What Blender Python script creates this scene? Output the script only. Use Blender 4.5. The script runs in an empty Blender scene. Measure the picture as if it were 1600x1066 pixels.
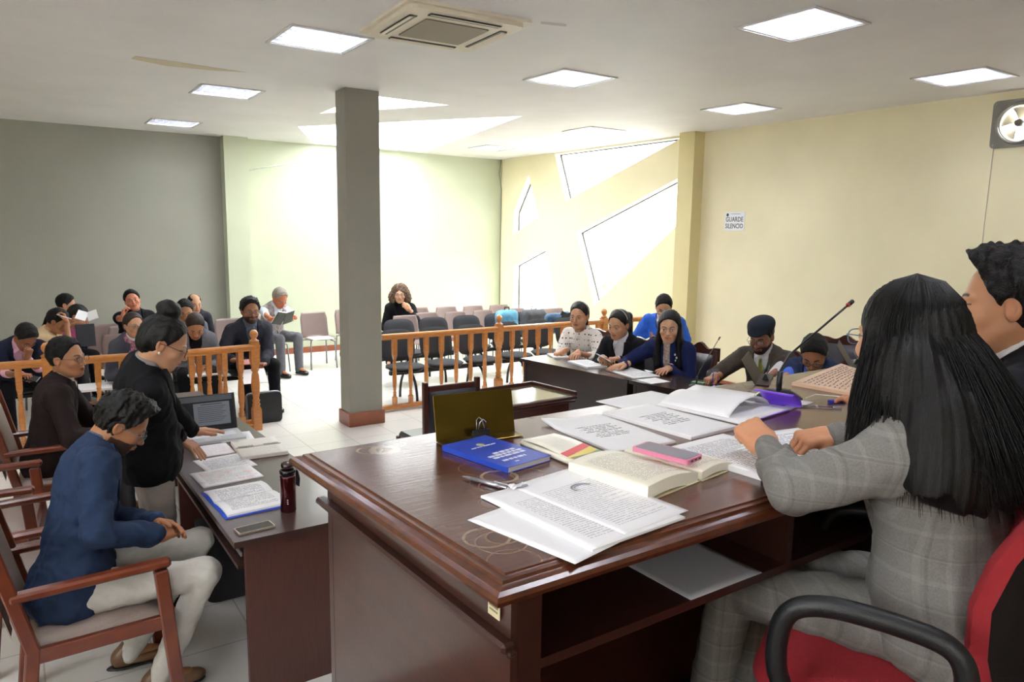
import bpy, bmesh, math, random
import numpy as np
from mathutils import Vector, Matrix, Euler
from mathutils.geometry import tessellate_polygon
random.seed(7); np.random.seed(7)
SC = bpy.context.scene
COL = SC.collection
PI = math.pi

# ---------------------------------------------------------------- camera model
FPX = 1145.0; YAW = 0.59980519; PITCH = 0.14486389; ROLL = 0.01477373; CAMZ = 2.05
def _cam_matrix():
    cy, sy = math.cos(YAW), math.sin(YAW)
    fwd = np.array([sy*math.cos(PITCH), cy*math.cos(PITCH), -math.sin(PITCH)])
    right = np.array([cy, -sy, 0.0]); up = np.cross(right, fwd)
    c, s = math.cos(ROLL), math.sin(ROLL)
    return np.array([c*right+s*up, -(-s*right+c*up), fwd])
CM = _cam_matrix()
def _ray(px, py):
    return CM.T @ np.array([px-800.0, py-533.0, FPX])
def P(px, py, z):
    """world point on the horizontal plane z that is seen at that spot of the survey photo"""
    d = _ray(px, py); t = (z-CAMZ)/d[2]
    return Vector((d[0]*t, d[1]*t, z))
def PX(px, py, X):
    d = _ray(px, py); t = X/d[0]
    return Vector((X, d[1]*t, CAMZ+d[2]*t))
def PY(px, py, Y):
    d = _ray(px, py); t = Y/d[1]
    return Vector((d[0]*t, Y, CAMZ+d[2]*t))

# ---------------------------------------------------------------- materials
MATS = {}
def srgb(h):
    if isinstance(h, str):
        h = h.lstrip('#'); h = h if len(h) == 6 else ''.join(q*2 for q in h); c = [int(h[i:i+2], 16)/255 for i in (0, 2, 4)]
    else: c = list(h)
    return tuple(((v/12.92) if v <= .04045 else ((v+.055)/1.055)**2.4) for v in c)+(1.0,)
def mat(name, color, rough=.5, metal=0.0, var=0.0, vscale=8.0, bump=0.0, bscale=60.0, stretch=None,
        coat=0.0, emit=0.0, spec=None, trans=0.0, color2=None, sheen=0.0):
    if name in MATS: return MATS[name]
    m = bpy.data.materials.new(name); m.use_nodes = True
    nt = m.node_tree; b = nt.nodes['Principled BSDF']
    c = srgb(color); b.inputs['Base Color'].default_value = c
    b.inputs['Roughness'].default_value = rough; b.inputs['Metallic'].default_value = metal
    if spec is not None: b.inputs['Specular IOR Level'].default_value = spec
    if coat: b.inputs['Coat Weight'].default_value = coat; b.inputs['Coat Roughness'].default_value = .12
    if sheen: b.inputs['Sheen Weight'].default_value = sheen
    if emit:
        b.inputs['Emission Color'].default_value = c; b.inputs['Emission Strength'].default_value = emit
    if trans: b.inputs['Transmission Weight'].default_value = trans
    if var or color2 or bump:
        tc = nt.nodes.new('ShaderNodeTexCoord'); mp = nt.nodes.new('ShaderNodeMapping')
        nt.links.new(tc.outputs['Object'], mp.inputs['Vector'])
        if stretch: mp.inputs['Scale'].default_value = stretch
    if var or color2:
        n = nt.nodes.new('ShaderNodeTexNoise'); n.inputs['Scale'].default_value = vscale
        n.inputs['Detail'].default_value = 4
        nt.links.new(mp.outputs['Vector'], n.inputs['Vector'])
        r = nt.nodes.new('ShaderNodeValToRGB')
        r.color_ramp.elements[0].position = .32; r.color_ramp.elements[1].position = .68
        if color2: lo, hi = c, srgb(color2)
        else:
            lo = tuple(max(0, v*(1-var)) for v in c[:3])+(1,); hi = tuple(min(1, v*(1+var)) for v in c[:3])+(1,)
        r.color_ramp.elements[0].color = lo; r.color_ramp.elements[1].color = hi
        nt.links.new(n.outputs['Fac'], r.inputs['Fac']); nt.links.new(r.outputs['Color'], b.inputs['Base Color'])
    if bump:
        n2 = nt.nodes.new('ShaderNodeTexNoise'); n2.inputs['Scale'].default_value = bscale; n2.inputs['Detail'].default_value = 3
        nt.links.new(mp.outputs['Vector'], n2.inputs['Vector'])
        bp = nt.nodes.new('ShaderNodeBump'); bp.inputs['Strength'].default_value = bump; bp.inputs['Distance'].default_value = .01
        nt.links.new(n2.outputs['Fac'], bp.inputs['Height']); nt.links.new(bp.outputs['Normal'], b.inputs['Normal'])
    MATS[name] = m
    return m

class NT:
    """small helper to write node maths"""
    def __init__(s, m): s.nt = m.node_tree; s.b = s.nt.nodes.get('Principled BSDF')
    def n(s, t, **kw):
        x = s.nt.nodes.new(t)
        for k, v in kw.items(): setattr(x, k, v)
        return x
    def l(s, a, b): s.nt.links.new(a, b)
    def m(s, op, a, b=None, c=None):
        x = s.nt.nodes.new('ShaderNodeMath'); x.operation = op
        for i, v in enumerate((a, b, c)):
            if v is None: continue
            if isinstance(v, (int, float)): x.inputs[i].default_value = v
            else: s.l(v, x.inputs[i])
        return x.outputs[0]
    def mix(s, f, a, b):
        x = s.nt.nodes.new('ShaderNodeMix'); x.data_type = 'RGBA'
        for k, v in ((0, f), (6, a), (7, b)):
            if isinstance(v, (int, float)): x.inputs[k].default_value = v
            elif isinstance(v, tuple): x.inputs[k].default_value = v
            else: s.l(v, x.inputs[k])
        return x.outputs[2]
    def xyz(s, which='Object'):
        tc = s.n('ShaderNodeTexCoord'); sp = s.n('ShaderNodeSeparateXYZ'); s.l(tc.outputs[which], sp.inputs[0])
        return sp.outputs[0], sp.outputs[1], sp.outputs[2], tc.outputs[which]

def emat(name, color, strength):
    if name in MATS: return MATS[name]
    m = bpy.data.materials.new(name); m.use_nodes = True; nt = m.node_tree
    nt.nodes.clear(); e = nt.nodes.new('ShaderNodeEmission'); o = nt.nodes.new('ShaderNodeOutputMaterial')
    e.inputs[0].default_value = srgb(color); e.inputs[1].default_value = strength
    nt.links.new(e.outputs[0], o.inputs[0]); MATS[name] = m; return m
def glassmat(name, tint=(1, 1, 1, 1), gloss=.06, rough=.02):
    if name in MATS: return MATS[name]
    m = bpy.data.materials.new(name); m.use_nodes = True; nt = m.node_tree; nt.nodes.clear()
    t = nt.nodes.new('ShaderNodeBsdfTransparent'); g = nt.nodes.new('ShaderNodeBsdfGlossy'); x = nt.nodes.new('ShaderNodeMixShader')
    o = nt.nodes.new('ShaderNodeOutputMaterial'); t.inputs[0].default_value = tint; g.inputs['Roughness'].default_value = rough
    x.inputs[0].default_value = gloss; nt.links.new(t.outputs[0], x.inputs[1]); nt.links.new(g.outputs[0], x.inputs[2]); nt.links.new(x.outputs[0], o.inputs[0])
    MATS[name] = m; return m

# ---------------------------------------------------------------- mesh builder
class MB:
    def __init__(s): s.v = []; s.f = []; s.mi = []; s.sm = []; s.cur = 0
    def add(s, vs, fs, smooth=False):
        o = len(s.v); s.v += [tuple(v) for v in vs]
        for f in fs: s.f.append(tuple(i+o for i in f)); s.mi.append(s.cur); s.sm.append(smooth)
        return s
    def box(s, c, d, rot=None, bev=0.0):
        hx, hy, hz = d[0]/2, d[1]/2, d[2]/2
        if bev <= 0:
            vs = [Vector((x, y, z)) for x in (-hx, hx) for y in (-hy, hy) for z in (-hz, hz)]
            fs = [(0, 1, 3, 2), (4, 6, 7, 5), (0, 4, 5, 1), (2, 3, 7, 6), (0, 2, 6, 4), (1, 5, 7, 3)]
        else:
            b = min(bev, hx*.98, hy*.98, hz*.98); vs = []; fs = []
            # chamfered box: 24 verts
            idx = {}
            for sx in (-1, 1):
                for sy in (-1, 1):
                    for sz in (-1, 1):
                        for ax in range(3):
                            p = [sx*(hx-b), sy*(hy-b), sz*(hz-b)]; p[ax] = (sx*hx, sy*hy, sz*hz)[ax]
                            idx[(sx, sy, sz, ax)] = len(vs); vs.append(Vector(p))
            for ax in range(3):
                o1, o2 = [(1, 2), (2, 0), (0, 1)][ax]
                for sg in (-1, 1):
                    def k(a, bb):
                        t = [0, 0, 0]; t[ax] = sg; t[o1] = a; t[o2] = bb; return idx[(t[0], t[1], t[2], ax)]
                    q = [k(-1, -1), k(1, -1), k(1, 1), k(-1, 1)]
                    fs.append(tuple(q if sg > 0 else q[::-1]))
            for ax in range(3):
                o1, o2 = [(1, 2), (2, 0), (0, 1)][ax]
                for s1 in (-1, 1):
                    for s2 in (-1, 1):
                        def kk(e, face):
                            t = [0, 0, 0]; t[ax] = e; t[o1] = s1; t[o2] = s2; return idx[(t[0], t[1], t[2], face)]
                        q = [kk(-1, o1), kk(1, o1), kk(1, o2), kk(-1, o2)]
                        fs.append(tuple(q if s1*s2 < 0 else q[::-1]))
            for sx in (-1, 1):
                for sy in (-1, 1):
                    for sz in (-1, 1):
                        q = [idx[(sx, sy, sz, 0)], idx[(sx, sy, sz, 1)], idx[(sx, sy, sz, 2)]]
                        fs.append(tuple(q if sx*sy*sz > 0 else q[::-1]))
        M_ = rot if rot is not None else Matrix.Identity(3)
        if isinstance(M_, (tuple, list)): M_ = Euler(M_).to_matrix()
        return s.add([M_ @ v + Vector(c) for v in vs], fs)
    def beam(s, a, b, w, h, bev=.003, up=(0, 0, 1)):
        """box bar from a to b, w across, h along up"""
        a = Vector(a); b = Vector(b); d = b-a; L = d.length; d.normalize(); u = Vector(up)
        r = d.cross(u)
        if r.length < 1e-4: r = d.cross(Vector((0, 1, 0)))
        r.normalize(); u = r.cross(d)
        return s.box((a+b)/2, (w, L, h), Matrix((r, d, u)).transposed(), bev)
    def tube(s, pts, rad, n=8, caps=True, closed=False, flat=1.0):
        pts = [Vector(p) for p in pts]; N = len(pts)
        if not hasattr(rad, '__len__'): rad = [rad]*N
        vs = []; fs = []; prev = None
        for i, p in enumerate(pts):
            if closed: t = pts[(i+1) % N]-pts[i-1]
            else: t = pts[min(i+1, N-1)]-pts[max(i-1, 0)]
            t.normalize()
            if prev is None:
                a = Vector((0, 0, 1)) if abs(t.z) < .9 else Vector((1, 0, 0)); r = t.cross(a)
            else: r = prev - t*prev.dot(t)
            if r.length < 1e-6: r = t.orthogonal()
            r.normalize(); prev = r; u = t.cross(r)
            for k in range(n):
                an = 2*PI*k/n; vs.append(p+(r*math.cos(an)+u*math.sin(an)*flat)*rad[i])
        for i in range(N if closed else N-1):
            j = (i+1) % N
            for k in range(n): fs.append((i*n+k, i*n+(k+1) % n, j*n+(k+1) % n, j*n+k))
        s.add(vs, fs, True)
        if caps and not closed:
            o = len(s.v)-len(vs)
            s.f.append(tuple(o+k for k in range(n))[::-1]); s.mi.append(s.cur); s.sm.append(False)
            s.f.append(tuple(o+(N-1)*n+k for k in range(n))); s.mi.append(s.cur); s.sm.append(False)
        return s
    def lathe(s, prof, c=(0, 0, 0), n=16, smooth=True, rot=None, phase=0.0):
        """profile [(r,z)...] about z"""
        vs = []; fs = []; c = Vector(c); M_ = rot or Matrix.Identity(3)
        for r, z in prof:
            for k in range(n):
                a = 2*PI*k/n+phase; vs.append(M_ @ Vector((r*math.cos(a), r*math.sin(a), z))+c)
        for i in range(len(prof)-1):
            for k in range(n): fs.append((i*n+k, i*n+(k+1) % n, (i+1)*n+(k+1) % n, (i+1)*n+k))
        s.add(vs, fs, smooth); o = len(s.v)-len(vs)
        if prof[0][0] > 1e-5: s.f.append(tuple(o+k for k in range(n))[::-1]); s.mi.append(s.cur); s.sm.append(False)
        if prof[-1][0] > 1e-5: s.f.append(tuple(o+(len(prof)-1)*n+k for k in range(n))); s.mi.append(s.cur); s.sm.append(False)
        return s
    def ell(s, c, r, rot=None, n=16, m=10):
        vs = []; fs = []; M_ = rot or Matrix.Identity(3); c = Vector(c)
        for i in range(m+1):
            ph = PI*i/m
            for k in range(n):
                a = 2*PI*k/n; vs.append(M_ @ Vector((r[0]*math.sin(ph)*math.cos(a), r[1]*math.sin(ph)*math.sin(a), -r[2]*math.cos(ph)))+c)
        for i in range(m):
            for k in range(n): fs.append((i*n+k, i*n+(k+1) % n, (i+1)*n+(k+1) % n, (i+1)*n+k))
        return s.add(vs, fs, True)
    def prism(s, poly, z0, z1, fr=None):
        """poly [(x,y)] extruded z0..z1; fr maps Vector->Vector"""
        fr = fr or (lambda v: v); n = len(poly)
        ar = sum(poly[i][0]*poly[(i+1) % n][1]-poly[(i+1) % n][0]*poly[i][1] for i in range(n))
        if ar < 0: poly = poly[::-1]
        vs = [fr(Vector((x, y, z0))) for x, y in poly]+[fr(Vector((x, y, z1))) for x, y in poly]
        fs = [tuple(range(n))[::-1], tuple(range(n, 2*n))]+[(i, (i+1) % n, n+(i+1) % n, n+i) for i in range(n)]
        return s.add(vs, fs)
    def sheet(s, fn, nu, nv, th=None, smooth=True):
        """grid surface fn(u,v); with th thickness downwards"""
        g = [[Vector(fn(i/nu, j/nv)) for j in range(nv+1)] for i in range(nu+1)]
        vs = [g[i][j] for i in range(nu+1) for j in range(nv+1)]; w = nv+1
        fs = [(i*w+j, (i+1)*w+j, (i+1)*w+j+1, i*w+j+1) for i in range(nu) for j in range(nv)]
        if th is None: return s.add(vs, fs, smooth)
        o = len(vs); vs2 = [v-Vector((0, 0, th)) for v in vs]
        s.add(vs+vs2, fs+[tuple(k+o for k in f[::-1]) for f in fs], smooth)
        ring = [(i, 0) for i in range(nu)]+[(nu, j) for j in range(nv)]+[(i, nv) for i in range(nu, 0, -1)]+[(0, j) for j in range(nv, 0, -1)]
        r = [i*w+j for i, j in ring]; base = len(s.v)-2*o
        for k in range(len(r)):
            a, b = r[k], r[(k+1) % len(r)]
            s.f.append((base+b, base+a, base+a+o, base+b+o)); s.mi.append(s.cur); s.sm.append(False)
        return s
    def build(s, name, mats, parent=None, loc=None, rot=None):
        me = bpy.data.meshes.new(name); me.from_pydata([tuple(v) for v in s.v], [], s.f)
        if not isinstance(mats, (list, tuple)): mats = [mats]
        for m in mats: me.materials.append(m)
        me.polygons.foreach_set('material_index', s.mi); me.polygons.foreach_set('use_smooth', s.sm)
        me.update(); me.validate()
        o = bpy.data.objects.new(name, me); COL.objects.link(o)
        if parent is not None: o.parent = parent
        if loc is not None: o.location = loc
        if rot is not None: o.rotation_euler = rot
        return o

def tag(o, label=None, cat=None, group=None, kind=None):
    if label: o['label'] = label
    if cat: o['category'] = cat
    if group: o['group'] = group
    if kind: o['kind'] = kind
    return o
def thing(name, label, cat, loc=(0, 0, 0), rz=0.0, group=None):
    o = bpy.data.objects.new(name, None); COL.objects.link(o); o.empty_display_size = .1
    o.location = loc; o.rotation_euler = (0, 0, rz); return tag(o, label, cat, group)
def dup(root, loc, rz, label, group=None):
    r = root.copy(); COL.objects.link(r); r.location = loc; r.rotation_euler = (0, 0, rz); r['label'] = label
    if group: r['group'] = group
    for ch in list(root.children):
        c = ch.copy(); COL.objects.link(c); c.parent = r
        for g in list(ch.children):
            d = g.copy(); COL.objects.link(d); d.parent = c
    return r
def struct(o): o['kind'] = 'structure'; return o
def textmesh(name, body, size, m, parent=None, loc=(0, 0, 0), rot=(0, 0, 0), align='CENTER', depth=.0004, bold=0.0, sx=1.0):
    cu = bpy.data.curves.new(name, 'FONT'); cu.body = body; cu.size = size; cu.align_x = align; cu.align_y = 'CENTER'
    cu.extrude = depth; cu.offset = bold; cu.resolution_u = 2
    t = bpy.data.objects.new(name+'_tmp', cu); COL.objects.link(t)
    bpy.context.view_layer.update()
    me = bpy.data.meshes.new_from_object(t.evaluated_get(bpy.context.evaluated_depsgraph_get()))
    bpy.data.objects.remove(t); bpy.data.curves.remove(cu)
    me.materials.clear(); me.materials.append(m)
    o = bpy.data.objects.new(name, me); COL.objects.link(o)
    if parent: o.parent = parent
    o.location = loc; o.rotation_euler = rot; o.scale = (sx, 1, 1); return o
def rc(poly, r, n=4):
    """round the corners of a 2D polygon"""
    out = []; N = len(poly)
    for i in range(N):
        p0, p1, p2 = Vector(poly[i-1]), Vector(poly[i]), Vector(poly[(i+1) % N])
        a = (p0-p1).normalized(); b = (p2-p1).normalized(); rr = min(r, (p0-p1).length*.45, (p2-p1).length*.45)
        A, B = p1+a*rr, p1+b*rr
        for k in range(n+1):
            t = k/n; q = A*(1-t)**2+p1*2*t*(1-t)+B*t*t; out.append((q.x, q.y))
    return out
def holed(name, outer, holes, to3, depth, mats, parent=None):
    """slab with holes: 2D outer + hole loops, to3(x,y,d)->Vector, d from 0 to depth; reveals get material 1"""
    def ccw(p): return sum(p[i][0]*p[(i+1) % len(p)][1]-p[(i+1) % len(p)][0]*p[i][1] for i in range(len(p))) > 0
    outer = outer if ccw(outer) else outer[::-1]
    holes = [h[::-1] if ccw(h) else h for h in holes]
    loops = [outer]+holes; flat = [p for l in loops for p in l]
    tris = tessellate_polygon([[Vector((x, y, 0)) for x, y in l] for l in loops])
    mb = MB(); n = len(flat)
    mb.add([to3(x, y, 0) for x, y in flat]+[to3(x, y, depth) for x, y in flat],
           [tuple(t) for t in tris]+[tuple(i+n for i in t[::-1]) for t in tris])
    o = 0; mb.cur = 1 if isinstance(mats, (list, tuple)) and len(mats) > 1 else 0
    for l in loops:
        k = len(l)
        for i in range(k):
            a, b = o+i, o+(i+1) % k; mb.f.append((a, b, b+n, a+n)); mb.mi.append(mb.cur if l is not outer else 0); mb.sm.append(False)
        o += k
    ob = mb.build(name, mats, parent)
    bm = bmesh.new(); bm.from_mesh(ob.data); bmesh.ops.recalc_face_normals(bm, faces=bm.faces); bm.to_mesh(ob.data); bm.free()
    return ob
# ================================================================ room
CEIL = 3.47; XR = 8.0; YB = 12.15; XL = -3.4; YF = -3.2; PLAT = 0.66
def plaster(name, col, bump=.12):
    return mat(name, col, rough=.62, var=.035, vscale=1.6, bump=bump, bscale=45, spec=.3)
M_ceil = plaster('ceiling_paint', '#e2e0df'); M_grey = plaster('grey_green_paint', '#98988d')
M_green = plaster('pale_green_paint', '#b9bfa6'); M_cream = plaster('cream_paint', '#efe6c3'); M_col = plaster('column_paint', '#8f8b80')
M_dcream = plaster('ochre_cream_paint', '#dacd9c'); M_white = mat('white_paint', '#f2f1ee', rough=.5)
M_brownbase = mat('brown_skirting', '#8a4f35', rough=.35, var=.1)
M_black = mat('black_metal', '#17181a', rough=.4)
# floor tiles
def floor_mat():
    m = bpy.data.materials.new('floor_tiles'); m.use_nodes = True; t = NT(m)
    x, y, z, v = t.xyz()
    br = t.n('ShaderNodeTexBrick'); br.offset = 0.0; br.squash = 1.0
    br.inputs['Scale'].default_value = 1.0; br.inputs['Mortar Size'].default_value = .004; br.inputs['Brick Width'].default_value = .45
    br.inputs['Row Height'].default_value = .45; br.inputs['Color1'].default_value = srgb('#efede8'); br.inputs['Color2'].default_value = srgb('#ebe9e4')
    br.inputs['Mortar'].default_value = srgb('#c9c5bc'); t.l(v, br.inputs['Vector'])
    n = t.n('ShaderNodeTexNoise'); n.inputs['Scale'].default_value = 2.2; n.inputs['Detail'].default_value = 5; t.l(v, n.inputs['Vector'])
    c = t.mix(t.m('MULTIPLY', n.outputs['Fac'], .12), br.outputs['Color'], srgb('#a9a18d')); t.l(c, t.b.inputs['Base Color'])
    t.b.inputs['Roughness'].default_value = .18; t.l(t.m('MULTIPLY_ADD', n.outputs['Fac'], .15, .1), t.b.inputs['Roughness'])
    return m
M_floor = floor_mat()
struct(MB().box(((XL+XR)/2, (YF+YB)/2, -.05), (XR-XL+.5, YB-YF+.5, .1)).build('floor', M_floor))
M_plat = mat('platform_wood', '#5a2f22', rough=.35, var=.15, stretch=(1, 12, 1))
struct(MB().box(((XL+XR)/2-.01, (YF+1.95)/2, PLAT/2), (XR-XL-.06, 1.95-YF, PLAT)).build('trim_1', M_plat))
# back wall in two paints, the pilaster between them
def wallbox(name, x0, x1, y0, y1, m, z0=0, z1=CEIL): return struct(MB().box(((x0+x1)/2, (y0+y1)/2, (z0+z1)/2), (x1-x0, y1-y0, z1-z0)).build(name, m))
PIL0, PIL1 = 2.80, 3.16
wallbox('wall_back', XL, PIL0+.02, YB, YB+.2, M_grey)
wallbox('wall_back_right', PIL0+.02, XR+.2, YB, YB+.2, M_green)
wallbox('wall_pilaster_back', PIL0, PIL1, YB-.22, YB+.01, M_green)
struct(holed('wall_left', [(YF-.2, 0), (YB+.2, 0), (YB+.2, CEIL), (YF-.2, CEIL)], [[(0.0, 2.0), (2.6, 2.0), (2.6, 3.1), (0.0, 3.1)]], lambda y, z, d: Vector((XL-d, y, z)), .2, [M_cream, M_white]))  # unseen opening added to this wall to bring daylight onto the foreground
struct(holed('wall_front', [(XL-.2, 0), (XR+.2, 0), (XR+.2, CEIL), (XL-.2, CEIL)], [[(-2.8, 2.2), (-.8, 2.2), (-.8, 3.2), (-2.8, 3.2)]], lambda x, z, d: Vector((x, YF-d, z)), .2, [M_cream, M_white]))  # invented opening behind the camera, lets in extra daylight
# right wall with four slanted openings and the fan opening
W = [[(11.24, 3.13), (10.90, 2.37), (11.71, 2.04), (11.70, 2.46)],
     [(10.69, 1.80), (11.67, 1.45), (11.67, .32), (10.13, .32)],
     [(10.45, 3.44), (7.50, 3.44), (10.12, 2.63)],
     [(9.80, 2.09), (7.50, 2.89), (7.48, 2.24), (9.28, .90)]]
FANC = (3.235, 3.165)
fan_hole = [(FANC[0]+.165*math.cos(a*PI/16), FANC[1]+.165*math.sin(a*PI/16)) for a in range(32)]
struct(holed('wall_right', [(YF-.2, 0), (YB+.2, 0), (YB+.2, CEIL), (YF-.2, CEIL)], W+[fan_hole],
             lambda y, z, d: Vector((XR+d, y, z)), .16, [M_cream, M_white]))
wallbox('wall_pilaster_right', XR-.2, XR+.01, 7.08, 7.36, M_dcream)
M_pane = glassmat('window_glass'); M_frame = mat('window_frame_dark', '#3b3a34', rough=.4, metal=.3)
for i, w in enumerate(W):
    t = thing('window_%d' % (i+1), None, None); struct(t)
    pn = MB().prism(w, XR+.125, XR+.131, fr=lambda v: Vector((v.z, v.x, v.y))).build('pane', M_pane, t)
    n = len(w); mb = MB()
    for k in range(n):
        a, b = w[k], w[(k+1) % n]; mb.beam((XR+.128, a[0], a[1]), (XR+.128, b[0], b[1]), .03, .03, .002, up=(1, 0, 0))
    mb.build('window_frame', M_frame, t)
# ceiling with skylights and recesses for lamps
LIGHTS = [(2.03, 5.59), (1.98, 8.21), (1.95, 11.02), (4.51, 3.20), (4.36, 5.50), (6.85, 5.57), (7.02, 3.31), (6.74, 7.95), (6.78, 10.55)]
HIDDEN_LIGHTS = [(-.45, 3.2), (-.45, 5.55), (-.45, 8.2), (2.1, .8), (4.5, .8), (7.0, .8), (-.45, .8)]  # assumed lamps out of view, added to light the foreground
SKY = [[(3.24, 8.97), (3.19, 7.46), (4.19, 7.44)], [(3.402, 10.267), (5.256, 7.545), (6.2, 11.85), (4.251, 12.05)]]
LS = .29
holes = SKY+[[(x-LS, y-LS), (x+LS, y-LS), (x+LS, y+LS), (x-LS, y+LS)] for x, y in LIGHTS+HIDDEN_LIGHTS]
def ceil_mat():
    m = M_ceil; t = NT(m); x, y, z, v = t.xyz()
    return m
struct(holed('ceiling', [(XL-.2, YF-.2), (XR+.2, YF-.2), (XR+.2, YB+.2), (XL-.2, YB+.2)], holes,
             lambda x, y, d: Vector((x, y, CEIL+d)), .14, [M_ceil, M_white]))
for i, w in enumerate(SKY):
    t = thing('window_%d' % (i+5), None, None); struct(t)
    MB().prism(w, CEIL+.11, CEIL+.115).build('pane', M_pane, t)
# water stain, a thin film of old paint on the ceiling
st = MB(); pts = [P(205, 92, CEIL-.002), P(260, 103, CEIL-.002), P(330, 110, CEIL-.002), P(385, 113, CEIL-.002), P(330, 105, CEIL-.002), P(262, 95, CEIL-.002), P(212, 88, CEIL-.002)]
st.prism([(p.x, p.y) for p in pts], CEIL-.003, CEIL-.001)
struct(st.build('trim_2', mat('ceiling_stain', '#cdc3a8', rough=.7)))
# column
struct(MB().box((3.045, 7.32, CEIL/2), (.37, .26, CEIL), bev=.006).build('wall_column', M_col))
struct(MB().box((3.045, 7.32, .075), (.41, .30, .15), bev=.006).build('trim_3', M_brownbase))
struct(MB().box((PIL1+(XR-PIL1)/2, YB-.012, .05), (XR-PIL1, .024, .10)).build('baseboard_back', M_brownbase))
struct(MB().box(((XL+PIL0)/2, YB-.012, .05), (PIL0-XL, .024, .10)).build('baseboard_left', M_brownbase))
struct(MB().box((XR-.012, (1.7+7.08)/2, .05), (.024, 7.08-1.7, .10)).build('baseboard_right', M_brownbase))
mb = MB(); mb.tube([(PIL1, YB-.012, 2.98), (3.9, YB-.012, 3.14), (4.6, YB-.012, 3.28), (5.2, YB-.012, 3.40)], .009, 6)
tag(mb.build('wall_cable', M_white), 'thin white cable running up the pale green back wall behind the column', 'cable')
mb = MB(); mb.tube([(XR-.03, YB-.03, CEIL), (XR-.06, YB-.02, 3.2), (XR-.01, YB-.03, 2.9), (XR-.015, YB-.015, 1.9), (XR-.02, YB-.02, .2)], .008, 6)
tag(mb.build('corner_cable', mat('dull_cable', '#8c8a78', rough=.6)), 'loose thin cable hanging down the far corner of the room', 'cable')

# ---- ceiling lamps
M_tube = emat('lamp_tube', '#f4f6ff', 30.0); M_alu = mat('polished_aluminium', '#d8dbe6', rough=.22, metal=.85)
M_lframe = mat('lamp_frame', '#c9c8c6', rough=.4)
def make_lamp():
    t = thing('ceiling_lamp', 'x', 'ceiling lamp')
    mb = MB()
    for sx, sy, dx, dy in ((0, 1, .62, .022), (0, -1, .62, .022), (1, 0, .022, .62), (-1, 0, .022, .62)):
        mb.box((sx*.30, sy*.30, -.004), (dx, dy, .012))
    mb.build('frame', M_lframe, t)
    mb = MB()                                   # reflector tray
    for sx, sy, dx, dy in ((0, 1, .57, .004), (0, -1, .57, .004), (1, 0, .004, .57), (-1, 0, .004, .57)):
        mb.box((sx*.284, sy*.284, .055), (dx, dy, .11))
    mb.box((0, 0, .112), (.57, .57, .004)); mb.build('reflector', M_white, t)
    mb = MB()
    for k in range(4):
        y = -.2+k*.1333; mb.tube([(-.27, y, .085), (.27, y, .085)], .014, 10)
    mb.build('tube', M_tube, t)
    mb = MB()
    for k in range(5): mb.prism([(-.009, .045), (.009, .045), (.0015, .003), (-.0015, .003)], -.28, .28, fr=lambda v, k=k: Vector((v.z, v.x-.224+k*.112, v.y)))
    for k in range(7): mb.prism([(-.004, .045), (.004, .045), (.001, .003), (-.001, .003)], -.28, .28, fr=lambda v, k=k: Vector((v.x-.24+k*.08, v.z, v.y)))
    mb.build('louver', M_alu, t)
    return t
lamp0 = make_lamp(); first = True
LL = ['square recessed ceiling lamp with bright grid, left of the air conditioner cassette',
      'square recessed ceiling lamp, second of the left row, between the nearest and the farthest',
      'small looking square ceiling lamp of the left row nearest the grey green back wall',
      'large looking square ceiling lamp above and right, nearest lamp of the middle row',
      'square recessed ceiling lamp of the middle row, to the right of the air conditioner cassette',
      'square recessed ceiling lamp above the silence sign on the cream wall',
      'square recessed ceiling lamp close to the round wall fan at the right',
      'square recessed ceiling lamp in front of the slanted windows, left above the pilaster',
      'farthest square ceiling lamp, above the corner where green and cream walls meet']
for i, (x, y) in enumerate(LIGHTS+HIDDEN_LIGHTS):
    lab = LL[i] if i < len(LL) else 'assumed unseen square ceiling lamp above the camera side, added to light the foreground'
    if i == 0: lamp0.location = (x, y, CEIL); lamp0['label'] = lab; lamp0['group'] = 'square ceiling lamps'
    else: dup(lamp0, (x, y, CEIL), 0, lab, 'square ceiling lamps' if i < len(LL) else 'unseen ceiling lamps added to light the foreground')

# ---- air conditioner cassette
t = thing('air_conditioner', 'square cream ceiling air conditioner cassette with brown intake grille', 'air conditioner', (2.585, 4.68, CEIL), math.radians(-3))
M_ac = mat('ac_plastic', '#ddd3bf', rough=.45, var=.04, vscale=12); M_acg = mat('ac_grille', '#8f8371', rough=.6, bump=.5, bscale=400)
S = .45
mb = MB(); mb.prism(rc([(-S, -S), (S, -S), (S, S), (-S, S)], .03), -.02, .0)
mb.prism(rc([(-S+.03, -S+.03), (S-.03, -S+.03), (S-.03, S-.03), (-S+.03, S-.03)], .08), -.045, -.018)
mb.build('housing', M_ac, t)
g = MB()
g.prism(rc([(-.235, -.235), (.235, -.235), (.235, .235), (-.235, .235)], .015), -.052, -.044); g.build('intake_grille', M_acg, t)
mb = MB()
for k in range(4):
    R_ = Euler((0, 0, k*PI/2)).to_matrix()
    mb.box(R_ @ Vector((0, -.335, -.047)), (.52, .055, .008), rot=R_, bev=.003)
mb.build('air_slot', M_black, t)
for k in range(4):
    R_ = Euler((0, 0, k*PI/2)).to_matrix(); f = MB()
    f.box(R_ @ Vector((0, -.345, -.053)), (.50, .034, .006), rot=R_ @ Euler((.25, 0, 0)).to_matrix(), bev=.002); f.build('flap', M_ac, t)
mb = MB(); mb.prism([(p.x, p.y) for p in (P(845, 34, CEIL), P(885, 38, CEIL), P(885, 41, CEIL), P(845, 37, CEIL))], CEIL-.003, CEIL-.001)
tag(mb.build('ceiling_seam', mat('seam_paint', '#c2c0bf', rough=.7)), 'short pale plaster patch seam beside the air conditioner', 'seam', kind='structure')

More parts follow.
